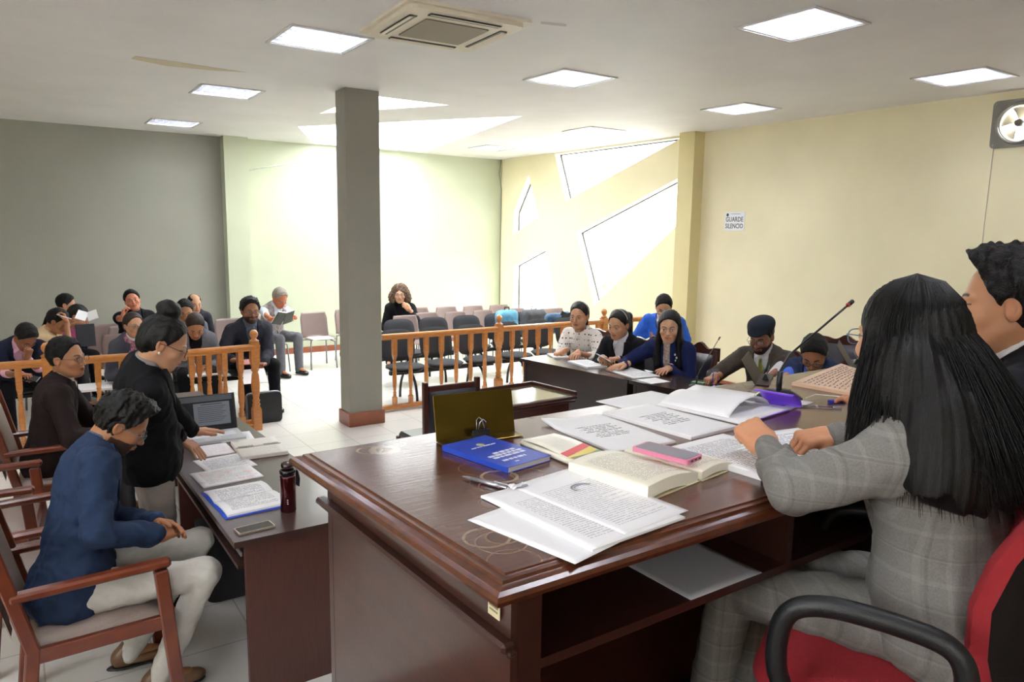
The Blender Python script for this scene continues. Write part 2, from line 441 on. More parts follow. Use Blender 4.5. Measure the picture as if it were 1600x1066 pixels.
# ---- exhaust fan in the right wall
t = thing('exhaust_fan', 'round exhaust fan on a square metal plate high on the cream wall', 'fan', (XR, FANC[0], FANC[1]))
M_fan = mat('fan_metal', '#8f8d88', rough=.35, metal=.7)
sq = rc([(-.235, -.225), (.235, -.225), (.235, .225), (-.235, .225)], .05, 5)
fp = holed('plate', sq, [[(.17*math.cos(a*PI/16), .17*math.sin(a*PI/16)) for a in range(32)]], lambda y, z, d: Vector((-.004-d, y, z)), .006, M_fan, t)
mb = MB(); mb.tube([(-.02, .185*math.cos(a*PI/16), .185*math.sin(a*PI/16)) for a in range(32)], .014, 8, closed=True); mb.build('ring', M_fan, t)
mb = MB()
for k in range(5):
    a0 = k*2*PI/5+.3
    def bl(u, v, a0=a0):
        r = .035+u*.12; a = a0+(v-.5)*(.55+.35*u); return (.03+(v-.5)*.05, r*math.cos(a), r*math.sin(a))
    mb.sheet(bl, 6, 6)
bo = mb.build('blade', mat('fan_blade', '#cfc6b0', rough=.4), t)
sm = bo.modifiers.new('s', 'SOLIDIFY'); sm.thickness = .003
mb = MB(); mb.lathe([(.034, 0), (.034, .05), (.02, .06), (0, .062)], n=20, rot=Euler((0, -PI/2, 0)).to_matrix(), c=(.03, 0, 0)); mb.build('hub', mat('fan_hub', '#6a6460', rough=.5), t)
mb = MB()
for k in range(4): mb.ell((-.014, .2*(1 if k % 2 else -1), .19*(1 if k//2 else -1)), (.008, .01, .01), n=8, m=6)
mb.build('screw', M_alu, t)
mb = MB(); mb.tube([(XR-.008, 3.43, 2.95), (XR-.008, 3.44, 2.2), (XR-.008, 3.44, 1.4)], .004, 6)
tag(mb.build('fan_cable', mat('thin_grey_cable', '#b9b3a2', rough=.6)), 'thin grey cable hanging straight down below the wall fan', 'cable')

# ---- sign
t = thing('silence_sign', 'small white wall sign with black letters reading GUARDE SILENCIO', 'sign', (XR-.004, 6.495, 2.262), 0)
MB().box((0, 0, 0), (.008, .33, .25), bev=.003).build('board', mat('sign_white', '#eef0f4', rough=.3), t)
M_ink = mat('sign_ink', '#3c3c44', rough=.5)
rt = (PI/2, 0, -PI/2)
textmesh('lettering', 'GUARDE', .088, M_ink, t, (-.0048, 0, .022), rt, bold=.001, sx=.82)
textmesh('lettering', 'SILENCIO', .088, M_ink, t, (-.0048, 0, -.065), rt, bold=.001, sx=.78)
mb = MB(); mb.lathe([(0, 0), (.018, 0), (.02, .0012), (0, .0013)], n=16, rot=Euler((0, -PI/2, 0)).to_matrix(), c=(-.0042, .115, .085)); mb.build('emblem', M_ink, t)
mb = MB(); mb.box((-.0046, -.02, .095), (.0008, .15, .004)); mb.build('small_print', M_ink, t)

# ---- outside
M_leaf = mat('leaf', '#7fae4a', rough=.6, color2='#a8c873'); M_leaf.node_tree.nodes['Principled BSDF'].inputs['Subsurface Weight'].default_value = 0
def bush(x, y, h, r, lab):
    t = thing('garden_tree', lab, 'tree', (x, y, -.3), 0, 'trees outside the windows')
    mb = MB(); mb.tube([(0, 0, 0), (.03, 0, h*.4), (0, .05, h*.8)], [.07, .05, .02], 8); mb.build('trunk', mat('bark', '#8a7558', rough=.9), t)
    mb = MB(); rnd = random.Random(int(x*10+y))
    for k in range(900):
        a, b = rnd.uniform(0, 2*PI), rnd.gauss(0, .5); rr = r*rnd.uniform(.3, 1)**.5
        c = Vector((rr*math.cos(a)*math.cos(b), rr*math.sin(a)*math.cos(b), h*.65+r*1.1*math.sin(b)))
        n1 = Vector((rnd.gauss(0, 1), rnd.gauss(0, 1), rnd.gauss(0, 1))).normalized(); n2 = n1.orthogonal().normalized(); L = .07
        mb.add([c-n1*L, c+n2*L*.4, c+n1*L, c-n2*L*.4], [(0, 1, 2, 3)])
    mb.build('foliage', M_leaf, t)
bush(10.6, 12.2, 1.9, .7, 'pale green leafy tree seen through the low left window, nearer one')
bush(12.6, 14.6, 2.6, .8, 'pale green leafy tree seen through the low left window, farther taller one')
struct(MB().box((13, 8, -.35), (9.5, 22, .1)).build('ground_outside', mat('pale_ground', '#cfcabc', rough=.9)))

# ---- camera, world
cam = bpy.data.cameras.new('camera'); co = bpy.data.objects.new('camera', cam); COL.objects.link(co); SC.camera = co
cam.sensor_width = 36; cam.lens = FPX/1600*36; cam.clip_start = .05
Rm = Matrix((tuple(CM[0]), tuple(-CM[1]), tuple(-CM[2]))).transposed()
co.matrix_world = Matrix.Translation((0, 0, CAMZ)) @ Rm.to_4x4()
w = bpy.data.worlds.new('sky'); SC.world = w; w.use_nodes = True
bg = w.node_tree.nodes['Background']; bg.inputs[0].default_value = (.95, .98, 1.0, 1); bg.inputs[1].default_value = 6.0
SC.view_settings.view_transform = 'Standard'; SC.view_settings.look = 'None'; SC.view_settings.gamma = 1; SC.view_settings.exposure = 1.2
SC.view_settings.use_curve_mapping = False
SC.cycles.max_bounces = 10; SC.cycles.diffuse_bounces = 6; SC.cycles.glossy_bounces = 4; SC.cycles.transparent_max_bounces = 16
SC.cycles.use_denoising = True; SC.cycles.sample_clamp_indirect = 8
# ================================================================ furniture
def wood(name, c1, c2, rough=.3, stretch=(2, 14, 2), coat=.3, vs=5, bump=.05):
    return mat(name, c1, color2=c2, rough=rough, vscale=vs, stretch=stretch, coat=coat, bump=bump, bscale=40)
M_chairwood = wood('red_brown_chair_wood', '#5e281a', '#74371c', .28)
M_chairdark = wood('dark_brown_chair_wood', '#3a1712', '#4c2018', .3)
M_bench = wood('bench_side_wood', '#36201a', '#452820', .3, (1.5, 1.5, 6), .3, 4)
M_benchdark = wood('bench_inner_wood', '#331a14', '#3d2019', .4, (6, 1.5, 1.5), .1, 4)
M_lam = mat('desk_laminate', '#3f2b26', rough=.3, var=.1, stretch=(20, 1, 20), vscale=6, coat=.15)
M_lamside = mat('desk_laminate_side', '#4c2a22', rough=.45, var=.12, stretch=(14, 14, 1), vscale=12)
M_lamdark = mat('dark_table_laminate', '#2a1f20', rough=.25, var=.1, vscale=5, coat=.2)
M_rail = wood('honey_balustrade_wood', '#b0703a', '#c4813f', .28, (3, 3, 10), .35, 6)
M_leather_g = mat('taupe_leather', '#8d7d74', rough=.42, var=.06, bump=.15, bscale=160)
M_leather_k = mat('black_leather', '#2a2730', rough=.3, bump=.2, bscale=120, coat=.2)
M_blackfab = mat('charcoal_fabric', '#34353a', rough=.85, bump=.3, bscale=500)
M_plastic = mat('mauve_brown_plastic', '#84716c', rough=.4, var=.04)
M_darkplastic = mat('dark_brown_plastic', '#4a3c3c', rough=.4, var=.05)
M_steel = mat('grey_steel_tube', '#8f9296', rough=.35, metal=.6)
M_bmetal = mat('black_steel_tube', '#1c1d20', rough=.35, metal=.2)

# ---- judges' bench
def bench_top_mat():
    m = bpy.data.materials.new('bench_top_varnish'); m.use_nodes = True; t = NT(m)
    x, y, z, v = t.xyz(); b = t.b
    n = t.n('ShaderNodeTexNoise'); n.inputs['Scale'].default_value = 3.5; n.inputs['Detail'].default_value = 6; t.l(v, n.inputs['Vector'])
    mp = t.n('ShaderNodeMapping'); mp.inputs['Scale'].default_value = (2, 40, 2); t.l(v, mp.inputs['Vector'])
    g = t.n('ShaderNodeTexNoise'); g.inputs['Scale'].default_value = 4; g.inputs['Detail'].default_value = 4; t.l(mp.outputs[0], g.inputs['Vector'])
    base = t.mix(g.outputs['Fac'], srgb('#3f211a'), srgb('#643627'))
    # wear: pale scratches
    s = t.n('ShaderNodeTexNoise'); s.inputs['Scale'].default_value = 14; s.inputs['Detail'].default_value = 8; s.inputs['Roughness'].default_value = .75; t.l(v, s.inputs['Vector'])
    wear = t.m('MULTIPLY', t.m('SUBTRACT', s.outputs['Fac'], .60), 3.2); wear = t.m('MAXIMUM', t.m('MINIMUM', wear, .25), 0)
    col = t.mix(wear, base, srgb('#8d7466'))
    tot = None
    for cx, cy, r, wd, st in ((.797, 1.769, .032, .010, .55), (.762, 1.785, .032, .004, .5), (.84, 1.80, .03, .003, .3), (.94, 1.421, .043, .004, .6), (1.01, 1.40, .042, .002, .35),
                              (.723, 1.134, .045, .003, .35), (.75, 1.12, .032, .002, .35), (.735, 1.10, .05, .0015, .3), (.90, 1.365, .045, .002, .25), (1.02, 1.18, .04, .002, .2), (.84, 1.28, .038, .0015, .2), (.93, 1.50, .05, .0015, .25), (.71, 1.02, .05, .0015, .2)):
        dx = t.m('SUBTRACT', x, cx); dy = t.m('SUBTRACT', y, cy)
        d = t.m('SQRT', t.m('ADD', t.m('MULTIPLY', dx, dx), t.m('MULTIPLY', dy, dy)))
        d = t.m('ADD', d, t.m('MULTIPLY', t.m('SUBTRACT', s.outputs['Fac'], .5), .006))
        k = t.m('MULTIPLY', t.m('LESS_THAN', t.m('ABSOLUTE', t.m('SUBTRACT', d, r)), wd), st)
        tot = k if tot is None else t.m('MAXIMUM', tot, k)
    k2 = t.m('MULTIPLY', tot, t.m('ADD', .4, n.outputs['Fac']))
    col = t.mix(k2, col, srgb('#b39f83')); t.l(col, b.inputs['Base Color'])
    t.l(t.m('MULTIPLY_ADD', n.outputs['Fac'], .34, .06), b.inputs['Roughness'])
    b.inputs['Coat Weight'].default_value = .35; b.inputs['Coat Roughness'].default_value = .15
    bp = t.n('ShaderNodeBump'); bp.inputs['Strength'].default_value = .12; bp.inputs['Distance'].default_value = .004
    t.l(g.outputs['Fac'], bp.inputs['Height']); t.l(bp.outputs['Normal'], b.inputs['Normal'])
    return m
M_benchtop = bench_top_mat()
M_edge = mat('bench_edge_wood', '#42200f', color2='#5e2f1a', rough=.3, vscale=12, stretch=(3, 3, 3), coat=.3)
ZT = 1.47
bench = thing('judges_bench', 'long dark red-brown judges bench with moulded worn top and ring stains, right foreground', 'bench', (0, 0, 0))
BL, BR, FR, FL = (.575, 1.885), (5.3, 1.975), (5.3, .945), (.625, .945)
def inset(q, d):
    (a, b, c, e) = q   # BL,BR,FR,FL
    return [(a[0]+d, a[1]-d), (b[0]-d, b[1]-d), (c[0]-d, c[1]+d), (e[0]+d, e[1]+d)]
def ringprof(mb, q, prof):
    """rings at (inset d, z)"""
    vs = []; fs = []
    for d, z in prof: vs += [Vector((x, y, z)) for x, y in inset(q, d)]
    for i in range(len(prof)-1):
        for k in range(4): fs.append((i*4+k, (i+1)*4+k, (i+1)*4+(k+1) % 4, i*4+(k+1) % 4))
    mb.add(vs, fs)
Q = (BL, BR, FR, FL)
mb = MB(); mb.prism(inset(Q, .045), ZT-.03, ZT); mb.build('top', M_benchtop, bench)
mb = MB(); ringprof(mb, Q, [(.045, ZT), (.043, ZT-.003), (.041, ZT-.004), (.030, ZT-.004), (.028, ZT-.010), (.020, ZT-.011), (.012, ZT-.012), (.004, ZT-.017), (0, ZT-.025), (.003, ZT-.034), (.012, ZT-.04), (.03, ZT-.042), (.045, ZT-.045), (.06, ZT-.045)])
mb.build('top_moulding', M_edge, bench)
mb = MB(); mb.prism([(.66, 1.83), (.685, 1.83), (.705, .985), (.68, .985)], PLAT, ZT-.045); mb.build('side_panel', M_bench, bench)
mb = MB()
mb.beam((.647, 1.85, ZT-.135), (.672, .975, ZT-.135), .03, .02, .006); mb.beam((.655, 1.85, ZT-.15), (.68, .975, ZT-.15), .022, .014, .005)
mb.build('side_moulding', M_benchdark, bench)
mb = MB(); mb.prism([(.66, 1.83), (5.2, 1.90), (5.2, 1.87), (.66, 1.80)], PLAT, ZT-.045); mb.build('front_panel', M_bench, bench)
mb = MB(); mb.prism([(.70, 1.0), (5.2, 1.0), (5.2, 1.4), (.70, 1.4)], ZT-.215, ZT-.195); mb.build('shelf', M_benchdark, bench)
for i, x in enumerate((.715, 1.50, 2.3, 3.1, 3.9)):
    mb = MB(); mb.box((x, 1.2, ZT-.12), (.022, .40, .15)); mb.build('shelf_divider', M_benchdark, bench)
for x in (2.75, 5.1):
    mb = MB(); mb.box((x, 1.38, (PLAT+ZT-.2)/2), (.03, .8, ZT-.2-PLAT)); mb.build('support_panel', M_benchdark, bench)
mb = MB(); mb.box((.72, .992, (PLAT+ZT-.045)/2), (.05, .02, ZT-.045-PLAT)); mb.build('corner_post', M_benchdark, bench)
mb = MB(); p = (.669, 1.04, ZT-.075); mb.box((.674, 1.03, ZT-.078), (.002, .036, .045), rot=Euler((0, 0, math.radians(1.5))).to_matrix()); mb.build('inventory_sticker', mat('cream_sticker', '#d9cfa6', rough=.5), bench)
mb = MB(); mb.box((.6725, 1.03, ZT-.08), (.001, .028, .003)); mb.box((.6725, 1.03, ZT-.07), (.001, .024, .003)); mb.box((.6725, 1.03, ZT-.088), (.001, .026, .003)); mb.build('sticker_print', mat('sticker_ink', '#8a8468'), bench)

# ---- left desk
d = thing('desk', 'brown laminate desk at lower left covered with notebooks and a laptop', 'desk', (0, 0, 0))
mb = MB(); mb.prism([(.695, 3.06), (1.33, 3.06), (1.20, 6.25), (.67, 6.25)], .722, .75); mb.build('desktop', M_lam, d)
mb = MB(); mb.prism([(.745, 3.085), (1.30, 3.085), (1.30, 3.115), (.745, 3.115)], 0, .722); mb.build('end_panel', M_lamside, d)
mb = MB(); mb.prism([(.745, 4.62), (1.22, 4.62), (1.22, 4.65), (.745, 4.65)], 0, .722); mb.build('end_panel', M_lamside, d)
mb = MB(); mb.prism([(.745, 6.19), (1.17, 6.19), (1.17, 6.22), (.745, 6.22)], 0, .722); mb.build('end_panel', M_lamside, d)
mb = MB(); mb.prism([(1.24, 3.115), (1.26, 3.115), (1.15, 6.19), (1.13, 6.19)], .12, .722); mb.build('modesty_panel', M_lamdark, d)
mb = MB(); mb.prism([(.72, 3.12), (1.1, 3.12), (1.1, 4.60), (.72, 4.60)], .60, .618); mb.build('keyboard_shelf', M_lam, d)
mb = MB(); mb.beam((.74, 3.13, .66), (.74, 4.6, .66), .01, .02); mb.build('shelf_runner', M_steel, d)

# ---- right tables
def rtable(lab, a, b, w, z=.80, loc=None):
    """front edge a->b, depth w to +x"""
    t = thing('counsel_table', lab, 'table', (0, 0, 0), 0, 'dark tables on the right')
    dx = b[0]-a[0]; dy = b[1]-a[1]; L = math.hypot(dx, dy); u = (dx/L, dy/L); r = (-u[1], u[0])
    if r[0] < 0: r = (-r[0], -r[1])
    def q(s, k): return (a[0]+u[0]*s+r[0]*k, a[1]+u[1]*s+r[1]*k)
    m1 = MB(); m1.prism([q(0, 0), q(L, 0), q(L, w), q(0, w)], z-.03, z); m1.build('table_top', M_lamdark, t)
    m1 = MB(); m1.prism([q(.05, .035), q(L-.05, .035), q(L-.05, .055), q(.05, .055)], .06, z-.03); m1.build('front_panel', M_lamdark, t)
    for s in (.03, L-.06):
        m1 = MB(); m1.prism([q(s, .03), q(s+.03, .03), q(s+.03, w-.05), q(s, w-.05)], 0, z-.03); m1.build('end_panel', M_lamdark, t)
    return t
rtable('dark brown table nearest the balustrade, in front of the woman in the dotted sweater', (4.225, 6.03), (4.40, 4.63), .52)
rtable('dark brown table before the man in the flat cap, half hidden by the bench', (4.402, 4.62), (4.66, 2.62), .53)

# ---- small clerk desk and chair
t = thing('clerk_desk', 'small dark desk with raised rim and glossy top beyond the judges bench', 'desk', (0, 0, 0))
mb = MB(); mb.prism([(3.0, 4.44), (3.68, 4.47), (3.62, 4.97), (2.98, 4.93)], .752, .78); mb.build('desktop', mat('glossy_olive_top', '#5e5340', rough=.12, var=.1), t)
mb = MB(); mb.beam((3.685, 4.46, .79), (3.625, 4.98, .79), .022, .035, .005); mb.beam((3.62, 4.98, .79), (2.98, 4.94, .79), .022, .035, .005); mb.beam((2.99, 4.43, .762), (3.69, 4.46, .762), .03, .03, .008); mb.beam((2.99, 4.44, .73), (3.68, 4.47, .73), .02, .015, .004)
mb.build('rim', M_chairdark, t)
mb = MB(); mb.prism([(3.03, 4.48), (3.64, 4.50), (3.60, 4.93), (3.02, 4.90)], .0, .752); mb.build('cabinet', M_chairdark, t)

# ---- wooden armchairs
def make_armchair(name, lab, cat, wd, lt, style='plain', W_=.56, D=.50, group=None):
    """faces +X, origin on the floor at seat centre"""
    t = thing(name, lab, cat, (0, 0, 0), 0, group)
    hw, hd = W_/2, D/2
    for s in (-1, 1):
        y = s*(hw-.025)
        mb = MB(); mb.beam((hd+.03, y, 0), (hd-.02, y, .64), .045, .055, .006, up=(1, 0, 0)); mb.build('front_leg', wd, t)
        mb = MB(); mb.beam((-hd-.03, y, 0), (-hd+.02, y, .44), .04, .05, .006, up=(1, 0, 0)); mb.beam((-hd+.02, y, .42), (-hd-.11, y, .97), .04, .05, .006, up=(1, 0, 0)); mb.build('rear_leg', wd, t)
        mb = MB(); mb.beam((-hd-.045, y, .655), (hd+.02, y, .67), .055, .035, .01); mb.build('armrest', wd, t)
        mb = MB(); mb.beam((-hd, y, .40), (hd, y, .41), .03, .06, .004); mb.build('side_rail', wd, t)
    for xx in (hd-.01, -hd+.01):
        mb = MB(); mb.beam((xx, -hw+.04, .40), (xx, hw-.04, .40), .03, .06, .004); mb.build('seat_rail', wd, t)
    def seat(u, v):
        e = min(u, 1-u, v, 1-v); return (-hd+.015+u*(D-.02), -hw+.045+v*(W_-.09), .43+.035*(1-math.exp(-e*14)))
    mb = MB(); mb.sheet(seat, 14, 14, .02); mb.build('seat', lt, t)
    # back panel, leaning
    def bk(u, v, off=.0):
        z = .47+u*.45; x = -hd+.02-(z-.42)*.236; w_ = (W_-.10)
        bulge = .03*(1-math.exp(-min(u, 1-u, v, 1-v)*10)); cur = -.03*math.sin(PI*v)
        return (x+bulge+off+cur, -w_/2+v*w_, z)
    mb = MB(); mb.sheet(lambda u, v: bk(u, v), 12, 12); mb.sheet(lambda u, v: bk(u, 1-v, -.05-.0*u), 12, 12)
    mb.build('back_pad', lt, t)
    def crest(v):
        y = -hw+v*W_; hgt = .97+(.02*math.cos((v-.5)*2*PI) if style == 'plain' else .035*math.cos((v-.5)*4*PI)*math.exp(-((v-.5)*3.2)**2)+.02)
        return Vector((-hd-.115-.03*math.sin(PI*v), y, hgt))
    mb = MB()
    if style == 'plain':
        prof = [crest(k/12) for k in range(13)]
        for k in range(12): mb.beam(prof[k]-Vector((0, .003, .02)), prof[k+1]+Vector((0, .003, -.02)), .035, .06, .008)
    else:
        for k in range(16):
            a, b = crest(k/16), crest((k+1)/16); h = .13
            mb.add([a+Vector((-.015, 0, -h)), b+Vector((-.015, 0, -h)), b+Vector((-.015, 0, 0)), a+Vector((-.015, 0, 0)), a+Vector((.02, 0, -h)), b+Vector((.02, 0, -h)), b+Vector((.02, 0, 0)), a+Vector((.02, 0, 0))],
                   [(0, 1, 2, 3)[::-1], (4, 5, 6, 7), (0, 4, 5, 1)[::-1], (3, 2, 6, 7)[::-1]])
    mb.build('crest_rail', wd, t)
    return t
G1 = 'red-brown wooden armchairs at the left desk'
ac = make_armchair('wooden_armchair', 'red-brown wooden armchair holding the man in the blue blazer, left foreground', 'chair', M_chairwood, M_leather_g, group=G1)
ac.location = (.20, 3.46, 0); ac.rotation_euler = (0, 0, 0)
dup(ac, (.08, 4.12, 0), .0, 'empty red-brown armchair directly behind the chair of the man in the blue blazer', G1)
dup(ac, (-.22, 4.80, 0), -.1, 'wooden armchair at the left picture edge, pushed back, only its leg and back showing', G1)
G2 = 'dark leather armchairs at the right tables'
dc = make_armchair('leather_armchair', 'dark leather armchair standing empty by the cream wall behind the bowed man', 'chair', M_chairdark, M_leather_k, 'crest', W_=.51, group=G2)
dc.location = (7.05, 4.35, 0); dc.rotation_euler = (0, 0, PI+.25)
cc = thing('clerk_chair', 'dark wooden chair with padded black leather back standing beyond the brass nameplate', 'chair', (2.70, 4.78, 0), 0)
for s in (-1, 1):
    mb = MB(); mb.beam((s*.225, -.05, 0), (s*.225, -.03, .955), .04, .04, .006); mb.build('back_post', M_chairdark, cc)
    mb = MB(); mb.beam((s*.225, .42, 0), (s*.225, .42, .44), .04, .04, .006); mb.build('front_leg', M_chairdark, cc)
for zz in (.90, .52):
    mb = MB(); mb.beam((-.2, -.03, zz), (.2, -.03, zz), .03, .045, .006); mb.build('back_rail', M_chairdark, cc)
mb = MB(); mb.sheet(lambda u, v: (-.2+u*.4, -.05-.03*(1-math.exp(-min(u, 1-u, v, 1-v)*12)), .53+v*.35), 12, 12); mb.box((0, -.03, .705), (.4, .03, .35)); mb.build('back_pad', M_leather_k, cc)
mb = MB(); mb.box((0, .2, .45), (.46, .46, .06), bev=.02); mb.build('seat', M_leather_k, cc)

# ---- balustrade
M_base = M_rail
def baluster_mb(x, y, z0, z1, r=.026):
    mb = MB(); H = z1-z0
    w = r*1.0; s4 = [(w*1.3, z0), (w*1.3, z0+.13*H), (w*.8, z0+.15*H)]
    mb.lathe([(w*1.25, z0), (w*1.3, z0+.115*H), (w*.75, z0+.135*H)], (x, y, 0), 4, False, phase=PI/4)
    prof = [(.016, .135), (.022, .15), (.016, .165), (.023, .185), (.015, .205), (.019, .24), (.026, .34), (.027, .42), (.022, .55), (.016, .62), (.023, .645), (.016, .665), (.022, .685), (.016, .70)]
    mb.lathe([(a, z0+b*H) for a, b in prof], (x, y, 0), 10)
    mb.lathe([(.016*1.4, z0+.70*H), (w*1.35, z0+.76*H), (w*1.42, z0+1.0*H)], (x, y, 0), 4, False, phase=PI/4)
    return mb
def newel_mb(x, y, top=.92, r=.045):
    mb = MB()
    mb.lathe([(r*1.35, 0), (r*1.35, .22), (r*1.0, .25)], (x, y, 0), 4, False, phase=PI/4)
    mb.lathe([(r*.7, .25), (r*.95, .27), (r*.7, .29), (r*.9, .31), (r*.65, .33), (r*.9, .40), (r*1.0, .48), (r*.8, .58), (r*.6, .61), (r*.95, .635), (r*.7, .66)], (x, y, 0), 14)
    mb.lathe([(r*.95, .66), (r*1.35, .72), (r*1.35, top)], (x, y, 0), 4, False, phase=PI/4)
    mb.lathe([(r*1.0, top), (r*1.1, top+.015), (r*.7, top+.025), (r*.45, top+.04), (r*.7, top+.05), (r*.95, top+.075), (r*.9, top+.10), (r*.5, top+.125), (0, top+.13)], (x, y, 0), 14)
    return mb
def balustrade(lab, a, b, posts, xs, group='sections of the wooden balustrade', zt=.90):
    t = thing('balustrade', lab, 'balustrade', (0, 0, 0), 0, group)
    a = Vector(a+(0,)); b = Vector(b+(0,)); up = Vector((0, 0, 1))
    mb = MB(); mb.beam(a+up*(zt-.02), b+up*(zt-.02), .09, .04, .012); mb.beam(a+up*(zt-.048), b+up*(zt-.048), .06, .03, .004); mb.build('handrail', M_rail, t)
    mb = MB(); mb.beam(a+up*.045, b+up*.045, .06, .05, .006); mb.build('base_rail', M_base, t)
    for f in posts:
        p = a.lerp(b, f); newel_mb(p.x, p.y).build('newel_post', M_rail, t)
    for f in xs:
        p = a.lerp(b, f); baluster_mb(p.x, p.y, .07, zt-.06).build('baluster', M_rail, t)
    return t
YBAL = 7.62
def fr(xs, x0, x1): return [(x-x0)/(x1-x0) for x in xs]
# right section
x0, x1 = 3.42, 7.95
xs = [3.577+.2045*k for k in range(21)]; posts = [5.01, 6.75, 7.9]
balustrade('right-hand run of honey-coloured balustrade from the column to the window wall', (x0, YBAL), (x1, YBAL), fr(posts, x0, x1), fr([x for x in xs if min(abs(x-p) for p in posts) > .1], x0, x1))
x0, x1 = -3.2, 1.20
xs = [-.009-.2*k for k in range(15)]+[.195, .39, .591, .79, .99]; posts = [.21, 1.16]
balustrade('left-hand run of honey-coloured balustrade behind the man in the black-brown jacket', (x0, 7.55), (x1, 7.55), fr(posts, x0, x1), fr([x for x in xs if min(abs(x-p) for p in posts) > .09], x0, x1))
t = balustrade('short gate leaf of the balustrade ending in a ball-topped post', (1.24, 7.47), (2.05, 7.60), [.94], [.17, .37, .56, .76])
t2 = balustrade('second gate leaf folded close behind the short gate leaf, its balusters showing between', (1.36, 7.72), (2.02, 7.76), [], [.2, .5, .8], zt=.87)

# ---- beam seating (charcoal)
def make_beam(n, lab, group, backs=True):
    t = thing('linked_seating', lab, 'seating', (0, 0, 0), 0, group)   # faces -Y, seats along x from 0
    sp = .54; x1 = (n-1)*sp
    mb = MB(); mb.beam((-.2, .02, .36), (x1+.2, .02, .36), .06, .05, .004); mb.build('beam', M_bmetal, t)
    for k in range(n):
        x = k*sp
        def st(u, v, x=x):
            a = 2*PI*v; r = u; return (x+.235*r*math.cos(a), -.02+.23*r*math.sin(a), .45+.012*(1-r**4)+.015*r*math.sin(a)*-1*0)
        mb = MB(); mb.ell((x, -.01, .435), (.24, .235, .035), n=24, m=8); mb.build('seat', M_blackfab, t)
        mb = MB(); mb.lathe([(.2, .395), (.21, .405), (.16, .415)], (x, -.01, 0), 20); mb.build('seat_shell', M_bmetal, t)
        R_ = Euler((math.radians(-12), 0, 0)).to_matrix(); N = 24; vs = []; fs = []
        for i in range(N):
            pass
        def bk(u, v, x=x, s=1):
            # superellipse outline
            a = 2*PI*v; c, s_ = math.cos(a), math.sin(a); e = .55
            X = abs(c)**e*(1 if c > 0 else -1)*.235*u; Z = abs(s_)**e*(1 if s_ > 0 else -1)*.20*u
            X *= (1-.12*(Z/.2)*0)
            return Vector((X, s*(.028*(1-u**6))-.10*(X/.24)**2*.35, Z))
        mb = MB()
        for s in (1, -1): mb.sheet(lambda u, v, s=s: R_ @ bk(u, v, s=s)+Vector((x, .255, .66)), 8, 28)
        mb.build('backrest', M_blackfab, t)
        mb = MB(); mb.tube([(x-.06, .10, .36), (x-.06, .22, .42), (x-.05, .27, .58)], .013, 6); mb.tube([(x+.06, .10, .36), (x+.06, .22, .42), (x+.05, .27, .58)], .013, 6); mb.build('back_bracket', M_bmetal, t)
    for x in ([.05, x1-.05] if n < 4 else [.05, x1/2, x1-.05]):
        for s in (-1, 1):
            pts = [(x, .02+s*(.02+.22*math.sin(q*PI/2)), .37-.37*(1-math.cos(q*PI/2))) for q in [i/8 for i in range(9)]]
            mb = MB(); mb.tube(pts, .017, 8); mb.build('leg', M_bmetal, t)
    return t
G3 = 'charcoal beam seating behind the balustrade'
b3 = make_beam(3, 'front-row charcoal three-seat beam seating just right of the column', G3); b3.location = (3.90, 8.0, 0)
b3b = dup(b3, (5.56, 8.05, 0), 0, 'front-row charcoal three-seat beam seating behind the dotted-sweater woman side of the balustrade', G3)
b3c = dup(b3, (3.86, 8.98, 0), 0, 'second-row charcoal beam seating, left one, directly in front of the curly-haired woman side', G3)
b3d = dup(b3, (5.50, 9.0, 0), 0, 'second-row charcoal beam seating, right one, with the pale blue backpack and the denim jacket', G3)
# ---- plastic shell chairs
def make_shell(lab, m, group):
    t = thing('plastic_chair', lab, 'chair', (0, 0, 0), 0, group)  # faces -Y
    def sh(u, v):
        x = (v-.5)*2
        if u < .45:
            q = u/.45; y = -.2+q*.36; z = .435-.018*(1-x*x)*math.sin(PI*q)+.012*x*x; w = .215
        elif u < .6:
            q = (u-.45)/.15; y = .16+.05*math.sin(q*PI/2); z = .435+.05*(1-math.cos(q*PI/2)); w = .212
        else:
            q = (u-.6)/.4; y = .21+.07*q; z = .485+.33*q; w = .21-.03*max(0, q-.75)*4*.8
        y2 = y-.035*x*x*(1 if u > .5 else 0); 
        return (x*w, y2, z)
    mb = MB(); mb.sheet(sh, 30, 12); o = mb.build('seat_shell', m, t); s = o.modifiers.new('s', 'SOLIDIFY'); s.thickness = .008
    for sx in (-1, 1):
        for sy in (-1, 1):
            mb = MB(); mb.tube([(sx*.15, sy*.08+.0, .42), (sx*.185, sy*.19+.02, .40), (sx*.2, sy*.22+.02, 0)], .011, 8); mb.build('leg', M_steel, t)
    return t
G4 = 'mauve-brown plastic shell chairs'
sh0 = make_shell('mauve-brown plastic chair with papers on it, to the right of the grey-haired reader', M_plastic, G4); sh0.location = (3.80, 10.75, 0)
